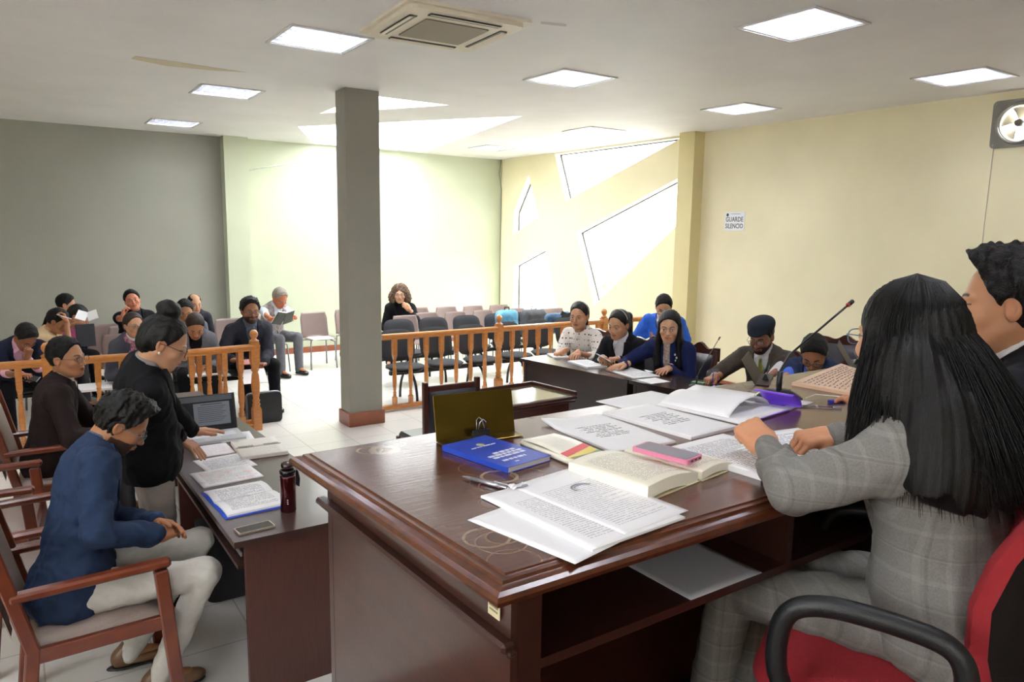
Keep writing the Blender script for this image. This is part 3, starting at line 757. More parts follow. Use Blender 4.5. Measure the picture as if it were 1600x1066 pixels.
SHELLS = [((4.42, 10.95), 0, 'plastic chair with the black coat and salmon cloth, half hidden by the column'),
          ((.95, 10.5), 0, 'empty brown plastic chair against the grey wall left of the leaning man'), ((1.02, 9.45), 0, 'brown plastic chair in front of another, left of the woman with the scarf'),
          ((2.50, 10.45), .05, 'plastic chair between the pilaster and the bearded man, paper on its seat'),
          ((4.85, 9.72), 0, 'plastic chair straight in front of the curly-haired woman'), ((5.33, 9.93), 0, 'plastic chair one place right of the one in front of the curly-haired woman'),
          ((5.80, 9.85), 0, 'plastic chair two places right of the one in front of the curly-haired woman'), ((6.32, 9.85), 0, 'plastic chair left behind the pale blue backpack'),
          ((6.95, 9.85), 0, 'plastic chair behind the pale blue backpack, near the window wall'), ((5.56, 10.7), 0, 'rear-row plastic chair just right of the curly-haired woman'),
          ((6.05, 10.6), .0, 'rear-row plastic chair, second to the right of the curly-haired woman'), ((6.55, 10.55), 0, 'rear-row plastic chair, third to the right of the curly-haired woman'),
          ((7.05, 10.5), 0, 'rear-row plastic chair, fourth right of the curly-haired woman, under the corner'), ((7.5, 9.6), -.2, 'pale plastic chair in front of the low left window')]
for (x, y), r, lab in SHELLS: dup(sh0, (x, y, 0), r, lab, G4)
# ---- red office chair
oc = thing('office_chair', 'red fabric office chair with black plastic back and loop armrests, lower right corner', 'chair', (1.575, .80, PLAT+.015), math.radians(25))
M_red = mat('red_fabric', '#a3232c', rough=.8, bump=.5, bscale=350, stretch=(1, 1, 3), var=.08, vscale=200)
M_pblack = mat('grained_black_plastic', '#1a1b1d', rough=.42, bump=.12, bscale=300)
# local: faces +Y
mb = MB(); mb.sheet(lambda u, v: (lambda a, r: (.25*r*abs(math.cos(a))**.5*(1 if math.cos(a) > 0 else -1), .02+.235*r*abs(math.sin(a))**.5*(1 if math.sin(a) > 0 else -1), .455+.02*(1-r**4)-(.05 if r > .999 else 0)))(2*PI*v, u), 14, 36)
mb.build('seat', M_red, oc)
mb = MB(); mb.sheet(lambda u, v: (lambda a, r: (.245*r*abs(math.cos(a))**.5*(1 if math.cos(a) > 0 else -1), .02+.23*r*abs(math.sin(a))**.5*(1 if math.sin(a) > 0 else -1), .385+.025*r**4))(-2*PI*v, u), 8, 36)
mb.build('seat_pan', M_pblack, oc)
def backs(u, v, s):
    a = 2*PI*v; c, q = math.cos(a), math.sin(a); e = .5
    X = abs(c)**e*(1 if c > 0 else -1)*.235*u; Z = abs(q)**e*(1 if q > 0 else -1)*.28*u
    wv = .75+.25*(Z+.28)/.56
    yb = -.26-.22*(Z+.28)*.5+.07*(X/.235)**2+.05*math.cos(Z*7)
    th = .035 if s > 0 else .03
    return Vector((X*wv, yb+s*th*(1-u**8), .69+Z*.92))
mb = MB(); mb.sheet(lambda u, v: backs(u, v, 1)+Vector((0, .018, 0)), 14, 40)
mb.sheet(lambda u, v: backs(1-.0*u, v, 0)+Vector((0, .018-u*.03, 0)), 2, 40); mb.build('back_cushion', M_red, oc)
mb = MB(); mb.sheet(lambda u, v: backs(u, v, -1)*1.0-Vector((0, .012, 0)), 14, 40); mb.build('back_shell', M_pblack, oc)
mb = MB(); mb.tube([(0, -.08, .38), (0, -.25, .36), (0, -.31, .45), (0, -.33, .66)], .025, 10, flat=.6); mb.build('back_bar', M_pblack, oc)
for s in (-1, 1):
    pts = [(.18, .10, .385), (.27, .11, .39), (.30, .17, .50), (.30, .165, .62), (.30, .10, .665), (.30, -.04, .665), (.30, -.13, .64), (.30, -.15, .56), (.295, -.10, .46), (.27, -.02, .39), (.18, 0, .385)]
    # smooth the loop
    sm_ = []
    P_ = [Vector((s*p[0], p[1], p[2])) for p in pts]
    for i in range(len(P_)-1):
        a, b, c, e = P_[max(i-1, 0)], P_[i], P_[i+1], P_[min(i+2, len(P_)-1)]
        for k in range(5):
            q = k/5; sm_.append(.5*((2*b)+(c-a)*q+(2*a-5*b+4*c-e)*q*q+(-a+3*b-3*c+e)*q**3))
    sm_.append(P_[-1]); mb = MB(); mb.tube(sm_, .021, 10); mb.build('armrest', M_pblack, oc)
mb = MB(); mb.lathe([(.028, .08), (.028, .3), (.02, .3), (.02, .39)], n=14); mb.build('gas_column', M_bmetal, oc)
for k in range(5):
    a = k*2*PI/5; mb = MB(); mb.beam((0, 0, .10), (.27*math.cos(a), .27*math.sin(a), .075), .045, .03, .01); mb.build('base_arm', M_pblack, oc)
    mb = MB(); mb.lathe([(0, -.012), (.026, -.012), (.026, .012), (0, .012)], n=14, c=(.27*math.cos(a), .27*math.sin(a), .028), rot=Euler((PI/2, 0, a)).to_matrix()); mb.build('caster', M_pblack, oc)
mc = thing('black_office_chair', 'black office chair almost hidden behind the male judge', 'chair', (2.25, .55, PLAT), .1)
mb = MB(); mb.box((0, 0, .44), (.48, .46, .08), bev=.03); mb.build('seat', M_blackfab, mc)
mb = MB(); mb.box((0, -.27, .78), (.44, .07, .5), bev=.03); mb.build('backrest', M_blackfab, mc)
mb = MB(); mb.lathe([(.25, 0), (.25, .03), (.03, .06), (.03, .42)], n=16); mb.build('base', M_bmetal, mc)
# ================================================================ distance-field sculpting
class Field:
    def __init__(s, lo, hi, h):
        s.h = h; s.lo = np.array(lo, float); n = np.ceil((np.array(hi)-s.lo)/h).astype(int)+1; s.n = n
        s.a = np.full(tuple(n), 1.0, np.float32)
        s.ax = [s.lo[i]+h*np.arange(n[i]) for i in range(3)]
    def _sub(s, lo, hi):
        i0 = np.maximum(np.floor((np.array(lo)-s.lo)/s.h).astype(int), 0); i1 = np.minimum(np.ceil((np.array(hi)-s.lo)/s.h).astype(int)+1, s.n)
        if (i1 <= i0).any(): return None
        sl = tuple(slice(i0[k], i1[k]) for k in range(3))
        g = np.meshgrid(*[s.ax[k][sl[k]] for k in range(3)], indexing='ij', sparse=True)
        return sl, g
    def add(s, prim, k=.02, op='u'):
        fn, lo, hi = prim; m = k+3*s.h
        r = s._sub(np.array(lo)-m, np.array(hi)+m)
        if r is None: return s
        sl, g = r; d = fn(*g).astype(np.float32); a = s.a[sl]
        if op == 'u':
            if k > 0: h = np.maximum(k-np.abs(a-d), 0)/k; s.a[sl] = np.minimum(a, d)-h*h*k*.25
            else: s.a[sl] = np.minimum(a, d)
        elif op == 's':
            d = -d
            if k > 0: h = np.maximum(k-np.abs(a-d), 0)/k; s.a[sl] = np.maximum(a, d)+h*h*k*.25
            else: s.a[sl] = np.maximum(a, d)
        return s
    def cut(s, fn):
        """keep where fn<0 (whole field)"""
        g = np.meshgrid(*s.ax, indexing='ij', sparse=True); s.a = np.maximum(s.a, fn(*g).astype(np.float32)); return s
    def disp(s, fn):
        g = np.meshgrid(*s.ax, indexing='ij', sparse=True)
        s.a = s.a+fn(*g).astype(np.float32); return s
    def mesh(s):
        a = s.a; a[0] = a[-1] = 1; a[:, 0] = a[:, -1] = 1; a[:, :, 0] = a[:, :, -1] = 1
        neg = a < 0
        c = np.zeros(tuple(s.n-1), np.int8)
        for i in (0, 1):
            for j in (0, 1):
                for k in (0, 1): c += neg[i:s.n[0]-1+i, j:s.n[1]-1+j, k:s.n[2]-1+k]
        idx = np.argwhere((c > 0) & (c < 8)); N = len(idx)
        if N == 0: return np.zeros((0, 3)), np.zeros((0, 4), int)
        off = np.array([(i, j, k) for i in (0, 1) for j in (0, 1) for k in (0, 1)])
        val = np.stack([a[idx[:, 0]+o[0], idx[:, 1]+o[1], idx[:, 2]+o[2]] for o in off], 1)
        acc = np.zeros((N, 3)); cnt = np.zeros(N)
        for p in range(8):
            for q in range(p+1, 8):
                if np.abs(off[p]-off[q]).sum() != 1: continue
                m = (val[:, p] < 0) != (val[:, q] < 0)
                t = np.where(m, val[:, p]/np.where(m, val[:, p]-val[:, q], 1), 0)
                pt = off[p]+t[:, None]*(off[q]-off[p]); acc += pt*m[:, None]; cnt += m
        V = (idx+acc/cnt[:, None])*s.h+s.lo
        mp = np.full(tuple(s.n-1), -1, np.int32); mp[idx[:, 0], idx[:, 1], idx[:, 2]] = np.arange(N)
        F = []
        for ax in range(3):
            sl0 = [slice(None)]*3; sl1 = [slice(None)]*3; sl0[ax] = slice(0, -1); sl1[ax] = slice(1, None)
            A, B = neg[tuple(sl0)], neg[tuple(sl1)]; e = np.argwhere(A != B)
            if not len(e): continue
            o1, o2 = [(1, 2), (2, 0), (0, 1)][ax]
            d1 = np.zeros(3, int); d1[o1] = 1; d2 = np.zeros(3, int); d2[o2] = 1
            ok = (e[:, o1] > 0) & (e[:, o2] > 0) & (e[:, o1] < s.n[o1]-1) & (e[:, o2] < s.n[o2]-1); e = e[ok]
            def g(x): return mp[x[:, 0], x[:, 1], x[:, 2]]
            q = np.stack([g(e-d1-d2), g(e-d2), g(e), g(e-d1)], 1)
            inside = A[e[:, 0], e[:, 1], e[:, 2]]
            q[~inside] = q[~inside][:, ::-1]; F.append(q)
        return V, np.concatenate(F)
def rcone(a, b, ra, rb):
    a = np.array(a, float); b = np.array(b, float); d = b-a; L2 = max(float(d@d), 1e-9); r = max(ra, rb)
    def fn(x, y, z):
        t = np.clip(((x-a[0])*d[0]+(y-a[1])*d[1]+(z-a[2])*d[2])/L2, 0, 1)
        return np.sqrt((x-a[0]-t*d[0])**2+(y-a[1]-t*d[1])**2+(z-a[2]-t*d[2])**2)-(ra+(rb-ra)*t)
    return fn, np.minimum(a, b)-r, np.maximum(a, b)+r
def ellp(c, r, R=None):
    """R rows are the local axes in world"""
    c = np.array(c, float); r = np.array(r, float); R = np.eye(3) if R is None else np.array(R, float); m = r.max()
    def fn(x, y, z):
        p = [(R[i, 0]*(x-c[0])+R[i, 1]*(y-c[1])+R[i, 2]*(z-c[2])) for i in range(3)]
        k0 = np.sqrt(sum((p[i]/r[i])**2 for i in range(3)))+1e-6; k1 = np.sqrt(sum((p[i]/r[i]**2)**2 for i in range(3)))+1e-6
        return k0*(k0-1)/k1
    return fn, c-m, c+m
def rbox(c, hs, rad, R=None):
    c = np.array(c, float); R = np.eye(3) if R is None else np.array(R, float); m = float(np.linalg.norm(hs))+rad
    def fn(x, y, z):
        q = [np.abs(R[i, 0]*(x-c[0])+R[i, 1]*(y-c[1])+R[i, 2]*(z-c[2]))-hs[i]+rad for i in range(3)]
        o = np.sqrt(np.maximum(q[0], 0)**2+np.maximum(q[1], 0)**2+np.maximum(q[2], 0)**2)
        return o+np.minimum(np.maximum(np.maximum(q[0], q[1]), q[2]), 0)-rad
    return fn, c-m, c+m
def torus(c, n, R0, r0, squash=(1, 1), R=None):
    c = np.array(c, float); R = np.array(R, float); m = (R0+r0)*1.4
    def fn(x, y, z):
        p = [(R[i, 0]*(x-c[0])+R[i, 1]*(y-c[1])+R[i, 2]*(z-c[2])) for i in range(3)]
        q = np.sqrt((p[0]/squash[0])**2+(p[1]/squash[1])**2)-R0
        return np.sqrt(q*q+p[2]**2)-r0
    return fn, c-m, c+m
def wob(x, y, z, f, s=0.0):
    return (np.sin(x*f+1.3*np.sin(z*f*.7+s)+s)*np.sin(z*f*.9+1.7*np.sin(y*f*.8)+s*2)+np.sin(y*f*1.1+1.1*np.sin(x*f*.6+s*3)))*.5

def rawmesh(name, parts, mat_, parent=None, colors=None, smooth=True):
    """parts: list of (V,F)"""
    o = 0; VV = []; FF = []
    for V, F in parts: VV.append(V); FF.append(F+o); o += len(V)
    V = np.concatenate(VV); F = np.concatenate(FF)
    me = bpy.data.meshes.new(name); me.vertices.add(len(V)); me.vertices.foreach_set('co', V.astype(np.float32).ravel())
    me.loops.add(F.size); me.loops.foreach_set('vertex_index', F.astype(np.int32).ravel())
    me.polygons.add(len(F)); me.polygons.foreach_set('loop_start', np.arange(0, F.size, 4, dtype=np.int32))
    try: me.polygons.foreach_set('loop_total', np.full(len(F), 4, np.int32))
    except Exception: pass
    me.polygons.foreach_set('use_smooth', np.ones(len(F), bool)); me.update(calc_edges=True)
    if colors is not None:
        at = me.color_attributes.new('Col', 'FLOAT_COLOR', 'POINT')
        C = np.ones((len(V), 4), np.float32); C[:, :3] = np.concatenate(colors); at.data.foreach_set('color', C.ravel())
    me.materials.append(mat_)
    ob = bpy.data.objects.new(name, me); COL.objects.link(ob)
    if parent: ob.parent = parent
    return ob
def lin(h): return np.array(srgb(h)[:3])

# ---------------------------------------------------------------- head template (x right, y forward, z up; origin mid-eyes inside the skull)
def head_field(h, fem=False, jaw=1.0):
    f = Field((-.10, -.125, -.20), (.10, .135, .135), h)
    f.add(ellp((0, -.012, .030), (.074, .094, .088)), 0)              # cranium
    f.add(ellp((0, .028, -.018), (.060, .062, .080)), .03)            # face mass
    jw = .050*jaw*(.93 if fem else 1)
    f.add(ellp((0, .030, -.062), (jw, .056, .048)), .03)
    f.add(ellp((0, .068, -.092), (.022 if fem else .027, .020, .019)), .025)  # chin
    for s in (-1, 1):
        f.add(rcone((s*.052, -.005, -.045), (s*.024, .06, -.088), .016, .014), .02)  # jaw line
        f.add(ellp((s*.042, .062, -.028), (.020, .018, .017)), .022)  # cheekbone
        f.add(ellp((s*.031, .100, .002), (.017, .014, .011)), .016, 's')  # eye socket
        f.add(rcone((s*.014, .088, .018), (s*.044, .074, .019), .007, .006), .012)  # brow
        f.add(ellp((s*.031, .078, .001), (.0135, .0125, .0115)), .003)   # eyeball with lids
        f.add(rcone((s*.020, .087, .0065), (s*.042, .080, .0055), .0030, .0028), .003)  # upper lid
        f.add(rcone((s*.020, .0865, -.0065), (s*.041, .080, -.005), .0026, .0024), .004)
        # ear
        f.add(ellp((s*.076, -.008, -.006), (.009, .019, .030), [[1, .25*s, 0], [-.25*s, 1, .15], [0, -.15, 1]]), .006)
        f.add(ellp((s*.083, -.003, .000), (.006, .011, .018)), .006, 's')
        f.add(ellp((s*.0095, .100, -.034), (.0075, .008, .006)), .006)      # nostril wing
    f.add(rcone((0, .088, .012), (0, .106, -.026), .0065, .0095), .014)  # nose
    f.add(ellp((0, .110, -.030), (.0095, .009, .0085)), .008)
    for s in (-1, 1): f.add(ellp((s*.0055, .106, -.0405), (.0028, .004, .003)), .002, 's')
    f.add(ellp((0, .084, -.058), (.026, .014, .016)), .014)             # muzzle
    f.add(rcone((-.019, .090, -.0565), (0, .0985, -.0545), .0035, .0052), .006); f.add(rcone((.019, .090, -.0565), (0, .0985, -.0545), .0035, .0052), .006)
    f.add(rcone((-.017, .090, -.0645), (0, .0975, -.066), .0038, .006), .005); f.add(rcone((.017, .090, -.0645), (0, .0975, -.066), .0038, .006), .005)
    f.add(rcone((-.021, .0955, -.0605), (.021, .0955, -.0605), .0014, .0014), .002, 's')
    # neck stub
    f.add(rcone((0, -.026, -.055), (0, -.030, -.098), .050 if fem else .054, .046 if fem else .050), .025)
    return f
HEADC = {}
def head_template(h, fem):
    k = (round(h, 4), fem)
    if k not in HEADC: HEADC[k] = head_field(h, fem).mesh()
    return HEADC[k]
def head_colors(V, skin, brow='#1d1512', lips=None, beard=None, fem=False):
    x, y, z = V[:, 0], V[:, 1], V[:, 2]; n = len(V); sk = lin(skin)
    C = np.tile(sk, (n, 1))
    def blend(m, c):
        m = np.clip(m, 0, 1)[:, None]; C[:] = C*(1-m)+np.array(c)*m
    # natural redness of cheeks, nose and ears
    red = sk*np.array([1.08, .82, .78])
    for s in (-1, 1): blend(.45*np.exp(-(((x-s*.04)/.02)**2+((z+.035)/.02)**2))*(y > .03), red)
    blend(.4*np.exp(-((x/.014)**2+((z+.032)/.015)**2))*(y > .085), red); blend(.35*(np.abs(x) > .072)*(np.abs(z) < .035), red)
    lp = lin(lips) if lips else sk*np.array([.80, .52, .50])
    blend(np.clip(1.3-((x/.024)**2+((z+.0605)/.0105)**2), 0, 1)*2.2*(y > .085), lp)
    blend(np.exp(-((z+.0605)/.0016)**2)*(np.abs(x) < .021)*(y > .085)*.8, sk*.25)
    bw = lin(brow)
    for s in (-1, 1):
        ex, ez = (x-s*.031), (z-.001)
        open_ = (np.abs(ex) < .0125) & (np.abs(ez) < .0052*(1-(ex/.0135)**2)) & (y > .07)
        C[open_] = (.62, .58, .54)
        ir = (ex**2+ez**2 < .0050**2) & open_; C[ir] = (.035, .018, .01)
        lid = (np.abs(ex) < .0145) & (np.abs(ez-.0058*(1-(ex/.0150)**2)) < .0016) & (y > .07); C[lid] = bw*.6
        t = (s*x-.013)/.034; bz = .0205+.007*np.sin(np.clip(t, 0, 1)*2.2)-.004*t
        wd = (.0036 if not fem else .0026)*(1.2-.6*np.clip(t, 0, 1))
        blend(((t > 0) & (t < 1) & (y > .05))*np.clip(1.6-np.abs(z-bz)/wd, 0, 1), bw)
        blend(.35*np.exp(-((ex/.016)**2+((z+.012)/.006)**2))*(y > .06), sk*.7)
    if beard:
        bc = lin(beard)
        must = (np.abs(z+.047) < .0065+.1*np.abs(x)*.1) & (np.abs(x) < .030) & (y > .075)
        chin = (z < -.070) & (y > .035) & (np.abs(x) < .045)
        side = (z < -.045-.6*(np.abs(x)-.06)) & (y > -.01) & (np.abs(x) > .030) & (z < -.04)
        m = must | chin | (side & (y < .09)); lipsm = (np.abs(x) < .022) & (np.abs(z+.0605) < .0095) & (y > .085); m &= ~lipsm
        blend(m*.9*(z > -.125), bc)
    return C
# ---------------------------------------------------------------- hand template: wrist at origin, fingers +y, palm -z, thumb on +x
HANDC = {}
def hand_template(pose, h):
    k = (pose, round(h, 4))
    if k in HANDC: return HANDC[k]
    f = Field((-.085, -.06, -.12), (.095, .21, .06), h)
    f.add(rcone((0, -.05, 0), (0, .01, 0), .026, .024), .0)
    f.add(rbox((0.0, .045, 0), (.038, .048, .0135), .013), .02)
    f.add(ellp((.026, .030, -.010), (.018, .03, .014)), .015)     # thenar
    f.add(ellp((-.026, .030, -.008), (.013, .03, .012)), .015)
    cur = {'flat': (.10, .12, .1), 'curl': (.55, .75, .5), 'pen': (.75, .85, .4), 'fist': (1.35, 1.55, 1.1), 'rest': (.28, .35, .25), 'hold': (.9, .9, .5), 'press': (.35, .15, .05)}[pose]
    spread = {'flat': .10, 'rest': .07, 'press': .12}.get(pose, .03)
    for i, (bx, L) in enumerate(((.029, .078), (.0098, .086), (-.0098, .080), (-.0285, .063))):
        r = (.0088, .0090, .0086, .0076)[i]; a = 0.0
        sp = (1.5-i)*spread; p = np.array((bx, .088-(.006 if i == 3 else 0)-(.004 if i == 0 else 0), 0.0)); 
        extra = .12*i if pose in ('pen', 'curl', 'hold') else 0
        f.add(rcone((bx*.8, .045, 0), p, .010, .0105), .008)
        for j, seg in enumerate((.46, .30, .24)):
            a += cur[j]*(1+extra); d = np.array((math.sin(sp)*math.cos(a), math.cos(a)*math.cos(sp), -math.sin(a)))
            q = p+d*L*seg; f.add(rcone(p, q, r*(1-.06*j), r*(1-.06*(j+1))), .0025); p = q
    th = {'flat': [(.052, .050, -.006), (.068, .078, -.010), (.074, .100, -.012)], 'rest': [(.050, .050, -.012), (.060, .078, -.020), (.058, .098, -.028)],
          'curl': [(.048, .048, -.022), (.046, .074, -.038), (.034, .090, -.046)], 'hold': [(.046, .048, -.026), (.036, .074, -.044), (.020, .088, -.052)],
          'pen': [(.046, .050, -.024), (.042, .080, -.042), (.032, .100, -.052)], 'fist': [(.044, .045, -.026), (.034, .068, -.042), (.012, .072, -.046)],
          'press': [(.056, .042, -.010), (.076, .062, -.020), (.086, .080, -.028)]}[pose]
    p = np.array((.026, .018, -.006))
    for j, q in enumerate(th): f.add(rcone(p, q, (.014, .0115, .0100)[j], (.0115, .0100, .0085)[j]), .006); p = np.array(q)
    HANDC[k] = f.mesh(); return HANDC[k]
def frame(fwd, up):
    """rows: right, forward, up"""
    f = np.array(fwd, float); f /= np.linalg.norm(f); u = np.array(up, float); u = u-f*(u@f); u /= np.linalg.norm(u)
    return np.stack([np.cross(f, u), f, u])
def place(V, R, o, s=1.0): return (V*s)@R+np.array(o)
# ================================================================ people
def skin_mat():
    m = bpy.data.materials.new('skin'); m.use_nodes = True; t = NT(m)
    a = t.n('ShaderNodeVertexColor'); a.layer_name = 'Col'; t.l(a.outputs['Color'], t.b.inputs['Base Color'])
    t.b.inputs['Roughness'].default_value = .48; t.b.inputs['Subsurface Weight'].default_value = .12
    t.b.inputs['Subsurface Radius'].default_value = (.012, .005, .003); t.b.inputs['Subsurface Scale'].default_value = 1.0
    t.b.inputs['Specular IOR Level'].default_value = .4
    return m
M_skin = skin_mat()
def cloth(name, col, rough=.85, bump=.25, bscale=420, var=.05, vs=25, **k): return mat(name, col, rough=rough, bump=bump, bscale=bscale, var=var, vscale=vs, spec=.18, **k)
def hairmat(name, col, rough=.46, stretch=(40, 40, 2.0)):
    m = mat(name, col, rough=rough, var=.35, vscale=6, stretch=stretch, bump=.35, bscale=9, spec=.3); return m
M_hair = hairmat('black_hair', '#0b0908'); M_hairlong = hairmat('long_black_hair', '#0b0908', .45, (90, 90, 2.2)); M_hairbrown = hairmat('dark_brown_hair', '#2b1d16')
M_haircurl = mat('curly_brown_hair', '#2e1d14', rough=.6, color2='#6a4a2e', vscale=60, bump=.6, bscale=120)
M_hairgrey = hairmat('grey_hair', '#8a8378'); M_hairshort = mat('cropped_black_hair', '#0d0a09', rough=.62, spec=.25, var=.3, vscale=150, bump=.5, bscale=220)
M_glassf = mat('spectacle_frame_dark', '#22242a', rough=.3); M_glasst = mat('spectacle_frame_blue', '#5f7f90', rough=.2); M_lens = glassmat('spectacle_lens', (.96, .97, .98, 1), .10)
M_shoeblk = mat('black_shoe_leather', '#121214', rough=.22, coat=.3); M_shoebr = mat('tan_shoe_leather', '#6f5238', rough=.4, var=.15, vscale=20)
def V3(p): return np.array((p[0], p[1], p[2]), float)
def ik(a, t, l1, l2, pole):
    a = V3(a); t = V3(t); d = t-a; L = np.linalg.norm(d); Lm = min(L, (l1+l2)*.998); d = d/L; t = a+d*Lm
    c = (l1*l1-l2*l2+Lm*Lm)/(2*Lm); hh = math.sqrt(max(l1*l1-c*c, 1e-6)); p = V3(pole); p = p-d*(p@d); p /= np.linalg.norm(p)
    return a+d*c+p*hh, t

def person(label, H, face=0.0, look=None, group=None, fem=False, seat=.45, sc=1.0, skin='#b47a55', hair='short', hairm=None, beard=None, brow='#1d1512', lips=None,
           top='jacket', topm=None, shirtm=None, legm=None, shoem=None, lean=.10, side=0.0, pelvis=None, handL=None, handR=None, poseL='rest', poseR='rest',
           palmL=(0, 0, -1), palmR=(0, 0, -1), fingL=None, fingR=None, poleL=None, poleR=None, stand=False, knees=None, feet=None, glasses=None, h=.009, hh=.005, tie=None, vneck=.20,
           tilt=0.0, pitch=0.0, buttonv=True, chestw=1.0, hemlen=.10, wrinkle=.0045, skirt=False, folds=1.0, seed=1.0, elbowL=None, elbowR=None, collarm=None, tophairm=None, cuffm=None, hsc=1.0, table=False):
    """H: head centre (world). face: body yaw in degrees from +x. look: (yaw, pitch down) of the head in degrees."""
    hs = 1.08*sc*hsc
    F = np.array((math.cos(math.radians(face)), math.sin(math.radians(face)), 0.0)); Rt = np.array((F[1], -F[0], 0.0)); U = np.array((0, 0, 1.0))
    H = V3(H); ly, lp = look if look else (face, 0.0)
    hy = math.radians(ly); hp = math.radians(lp)
    hf = np.array((math.cos(hy)*math.cos(hp), math.sin(hy)*math.cos(hp), -math.sin(hp))); hu0 = np.array((math.cos(hy)*math.sin(hp), math.sin(hy)*math.sin(hp), math.cos(hp)))
    hr0 = np.cross(hf, hu0); tl = math.radians(tilt); hu = hu0*math.cos(tl)+hr0*math.sin(tl); HR = frame(hf, hu)
    # skeleton
    C7 = H-hu*.128*hs*.75-U*.128*hs*.30-hf*.040*hs
    if pelvis is None: pelvis = C7-F*(.06+lean)-Rt*side; pelvis[2] = (seat+.085) if not stand else .90*sc
    pel = V3(pelvis); sp = C7-pel; Ls = np.linalg.norm(sp); sd = sp/Ls
    tf = F-sd*(F@sd); tf /= np.linalg.norm(tf); TR = np.stack([Rt-sd*(Rt@sd), tf, sd]); TR[0] /= np.linalg.norm(TR[0])
    bend = -tf*.025
    waist = pel+sd*Ls*.34+bend*.6; chest = pel+sd*Ls*.70+bend; 
    sw = (.165 if fem else .185)*sc*chestw
    shc = pel+sd*(Ls-.055)-tf*.005
    SL = shc-TR[0]*sw-sd*.015; SR = shc+TR[0]*sw-sd*.015
    # arms
    l1, l2 = .285*sc, .25*sc
    arms = {}
    for s, S, T, pole, fing, elb in ((-1, SL, handL, poleL, fingL, elbowL), (1, SR, handR, poleR, fingR, elbowR)):
        if T is None:
            T = pel+F*.34+Rt*s*.09+U*.10 if not stand else S-U*.52+F*.06+Rt*s*.05
        if pole is None: pole = (-U*.8+Rt*s*.45-F*.45) if not table else (-U*.28+Rt*s*.55-F*.70)
        if elb is None:
            E_, T_ = ik(S, T, l1, l2, pole)
        else: E_, T_ = V3(elb), V3(T)
        arms[s] = (S, E_, T_)
    # legs
    legs = {}
    for s in (-1, 1):
        hip = pel+Rt*s*.085*sc-U*.01
        if stand: kn = hip+F*.03-U*.43*sc; an = np.array((hip[0], hip[1], .075))-F*.03
        else: kn = hip+F*.40*sc+Rt*s*.06+U*.015; an = np.array((kn[0], kn[1], kn[2]-.44*sc))+F*.02; an[2] = max(an[2], (seat-.45)+.085)
        if knees: kn = V3(knees[0 if s < 0 else 1])
        if feet: an = V3(feet[0 if s < 0 else 1])
        legs[s] = (hip, kn, an)
    allp = [H, pel]+[p for a in arms.values() for p in a]+[p for a in legs.values() for p in a]
    lo = np.min(allp, 0)-.24; hi = np.max(allp, 0)+.24
    root = None; parts = []; cols = []; sk = lin(skin)
    # ---- skin body: one mesh of head, neck, trunk, limbs and hands
    V, Fc = head_template(hh, fem); parts.append((place(V, HR, H, hs), Fc)); cols.append(head_colors(V, skin, brow, lips, beard, fem))
    f = Field(lo, hi, max(h, .011))
    nk = H-hu*.078*hs-hf*.03*hs
    f.add(rcone(nk+hu*.02, C7-sd*.02, (.046 if fem else .050)*sc, (.050 if fem else .056)*sc), 0); f.add(ellp(chest, (.135*chestw, .085, .17), TR), .05); f.add(ellp(waist, (.115, .08, .13), TR), .05); f.add(ellp(pel+U*.02, (.14, .095, .10), TR), .05)
    f.add(rcone(SL+TR[0]*.02, SR-TR[0]*.02, .043, .043), .04)
    for s in (-1, 1):
        S, E_, T_ = arms[s]; f.add(rcone(S, E_, .042, .034), .02); f.add(rcone(E_, T_, .036, .024), .01)
        a, b, c = legs[s]; f.add(rcone(a, b, .070, .046), .03); f.add(rcone(b, c, .046, .032), .01); f.add(rcone(c, c-U*.03+F*.12, .03, .025), .01)
    V, Fc = f.mesh(); parts.append((V, Fc)); cols.append(np.tile(sk, (len(V), 1)))
    wr = {}
    for s, pose, palm, fing in ((-1, poseL, palmL, fingL), (1, poseR, palmR, fingR)):
        S, E_, T_ = arms[s]; V, Fc = hand_template(pose, hh if h < .008 else hh*1.0)
        fd = V3(fing) if fing is not None else (T_-E_)
        Rh = frame(fd, -V3(palm)); V = V.copy()
        if s > 0: V[:, 0] *= -1; Fc = Fc[:, ::-1]
        parts.append((place(V, Rh, T_, sc*.98), Fc)); c = np.tile(sk*np.array([1.0, .93, .9]), (len(V), 1)); cols.append(c); wr[s] = (T_, Rh)
    body = rawmesh('person', parts, M_skin, colors=cols); tag(body, label, 'person', group)
    P_ = body
    # ---- torso clothing
    def torso_prims(f, o, k=.05, low=True, hem=0.0, loose=0.0):
        f.add(ellp(chest+tf*.005, (.150*sc*chestw+o, (.100 if not fem else .092)*sc+o, .19*sc+o), TR), k)
        if fem: f.add(ellp(chest+tf*.07+sd*.0, (.12*sc+o*.5, .055*sc+o*.5, .07*sc+o*.5), TR), k)
        f.add(ellp(waist, ((.130 if fem else .142)*sc+o+loose, .098*sc+o+loose, .16*sc), TR), k)
        if low: f.add(ellp(pel+sd*.05, (.160*sc+o+loose, .118*sc+o+loose, .13*sc+o), TR), k)
        f.add(rcone(SL+TR[0]*.03, SR-TR[0]*.03, .056*sc+o*.7, .056*sc+o*.7), k)
        f.add(rcone(C7-sd*.03, chest+sd*.05, .066*sc+o*.5, .09*sc+o*.5), .04)
    def sleeves(f, o, frac=1.0, r=(.062, .052, .038), k=.03):
        for s in (-1, 1):
            S, E_, T_ = arms[s]; f.add(rcone(S-TR[0]*s*.012, E_, r[0]*sc+o, r[1]*sc+o), k)
            ee = E_+(T_-E_)*frac; f.add(rcone(E_, ee, r[1]*sc+o, r[2]*sc+o), .012)
    neckc = C7+tf*.015
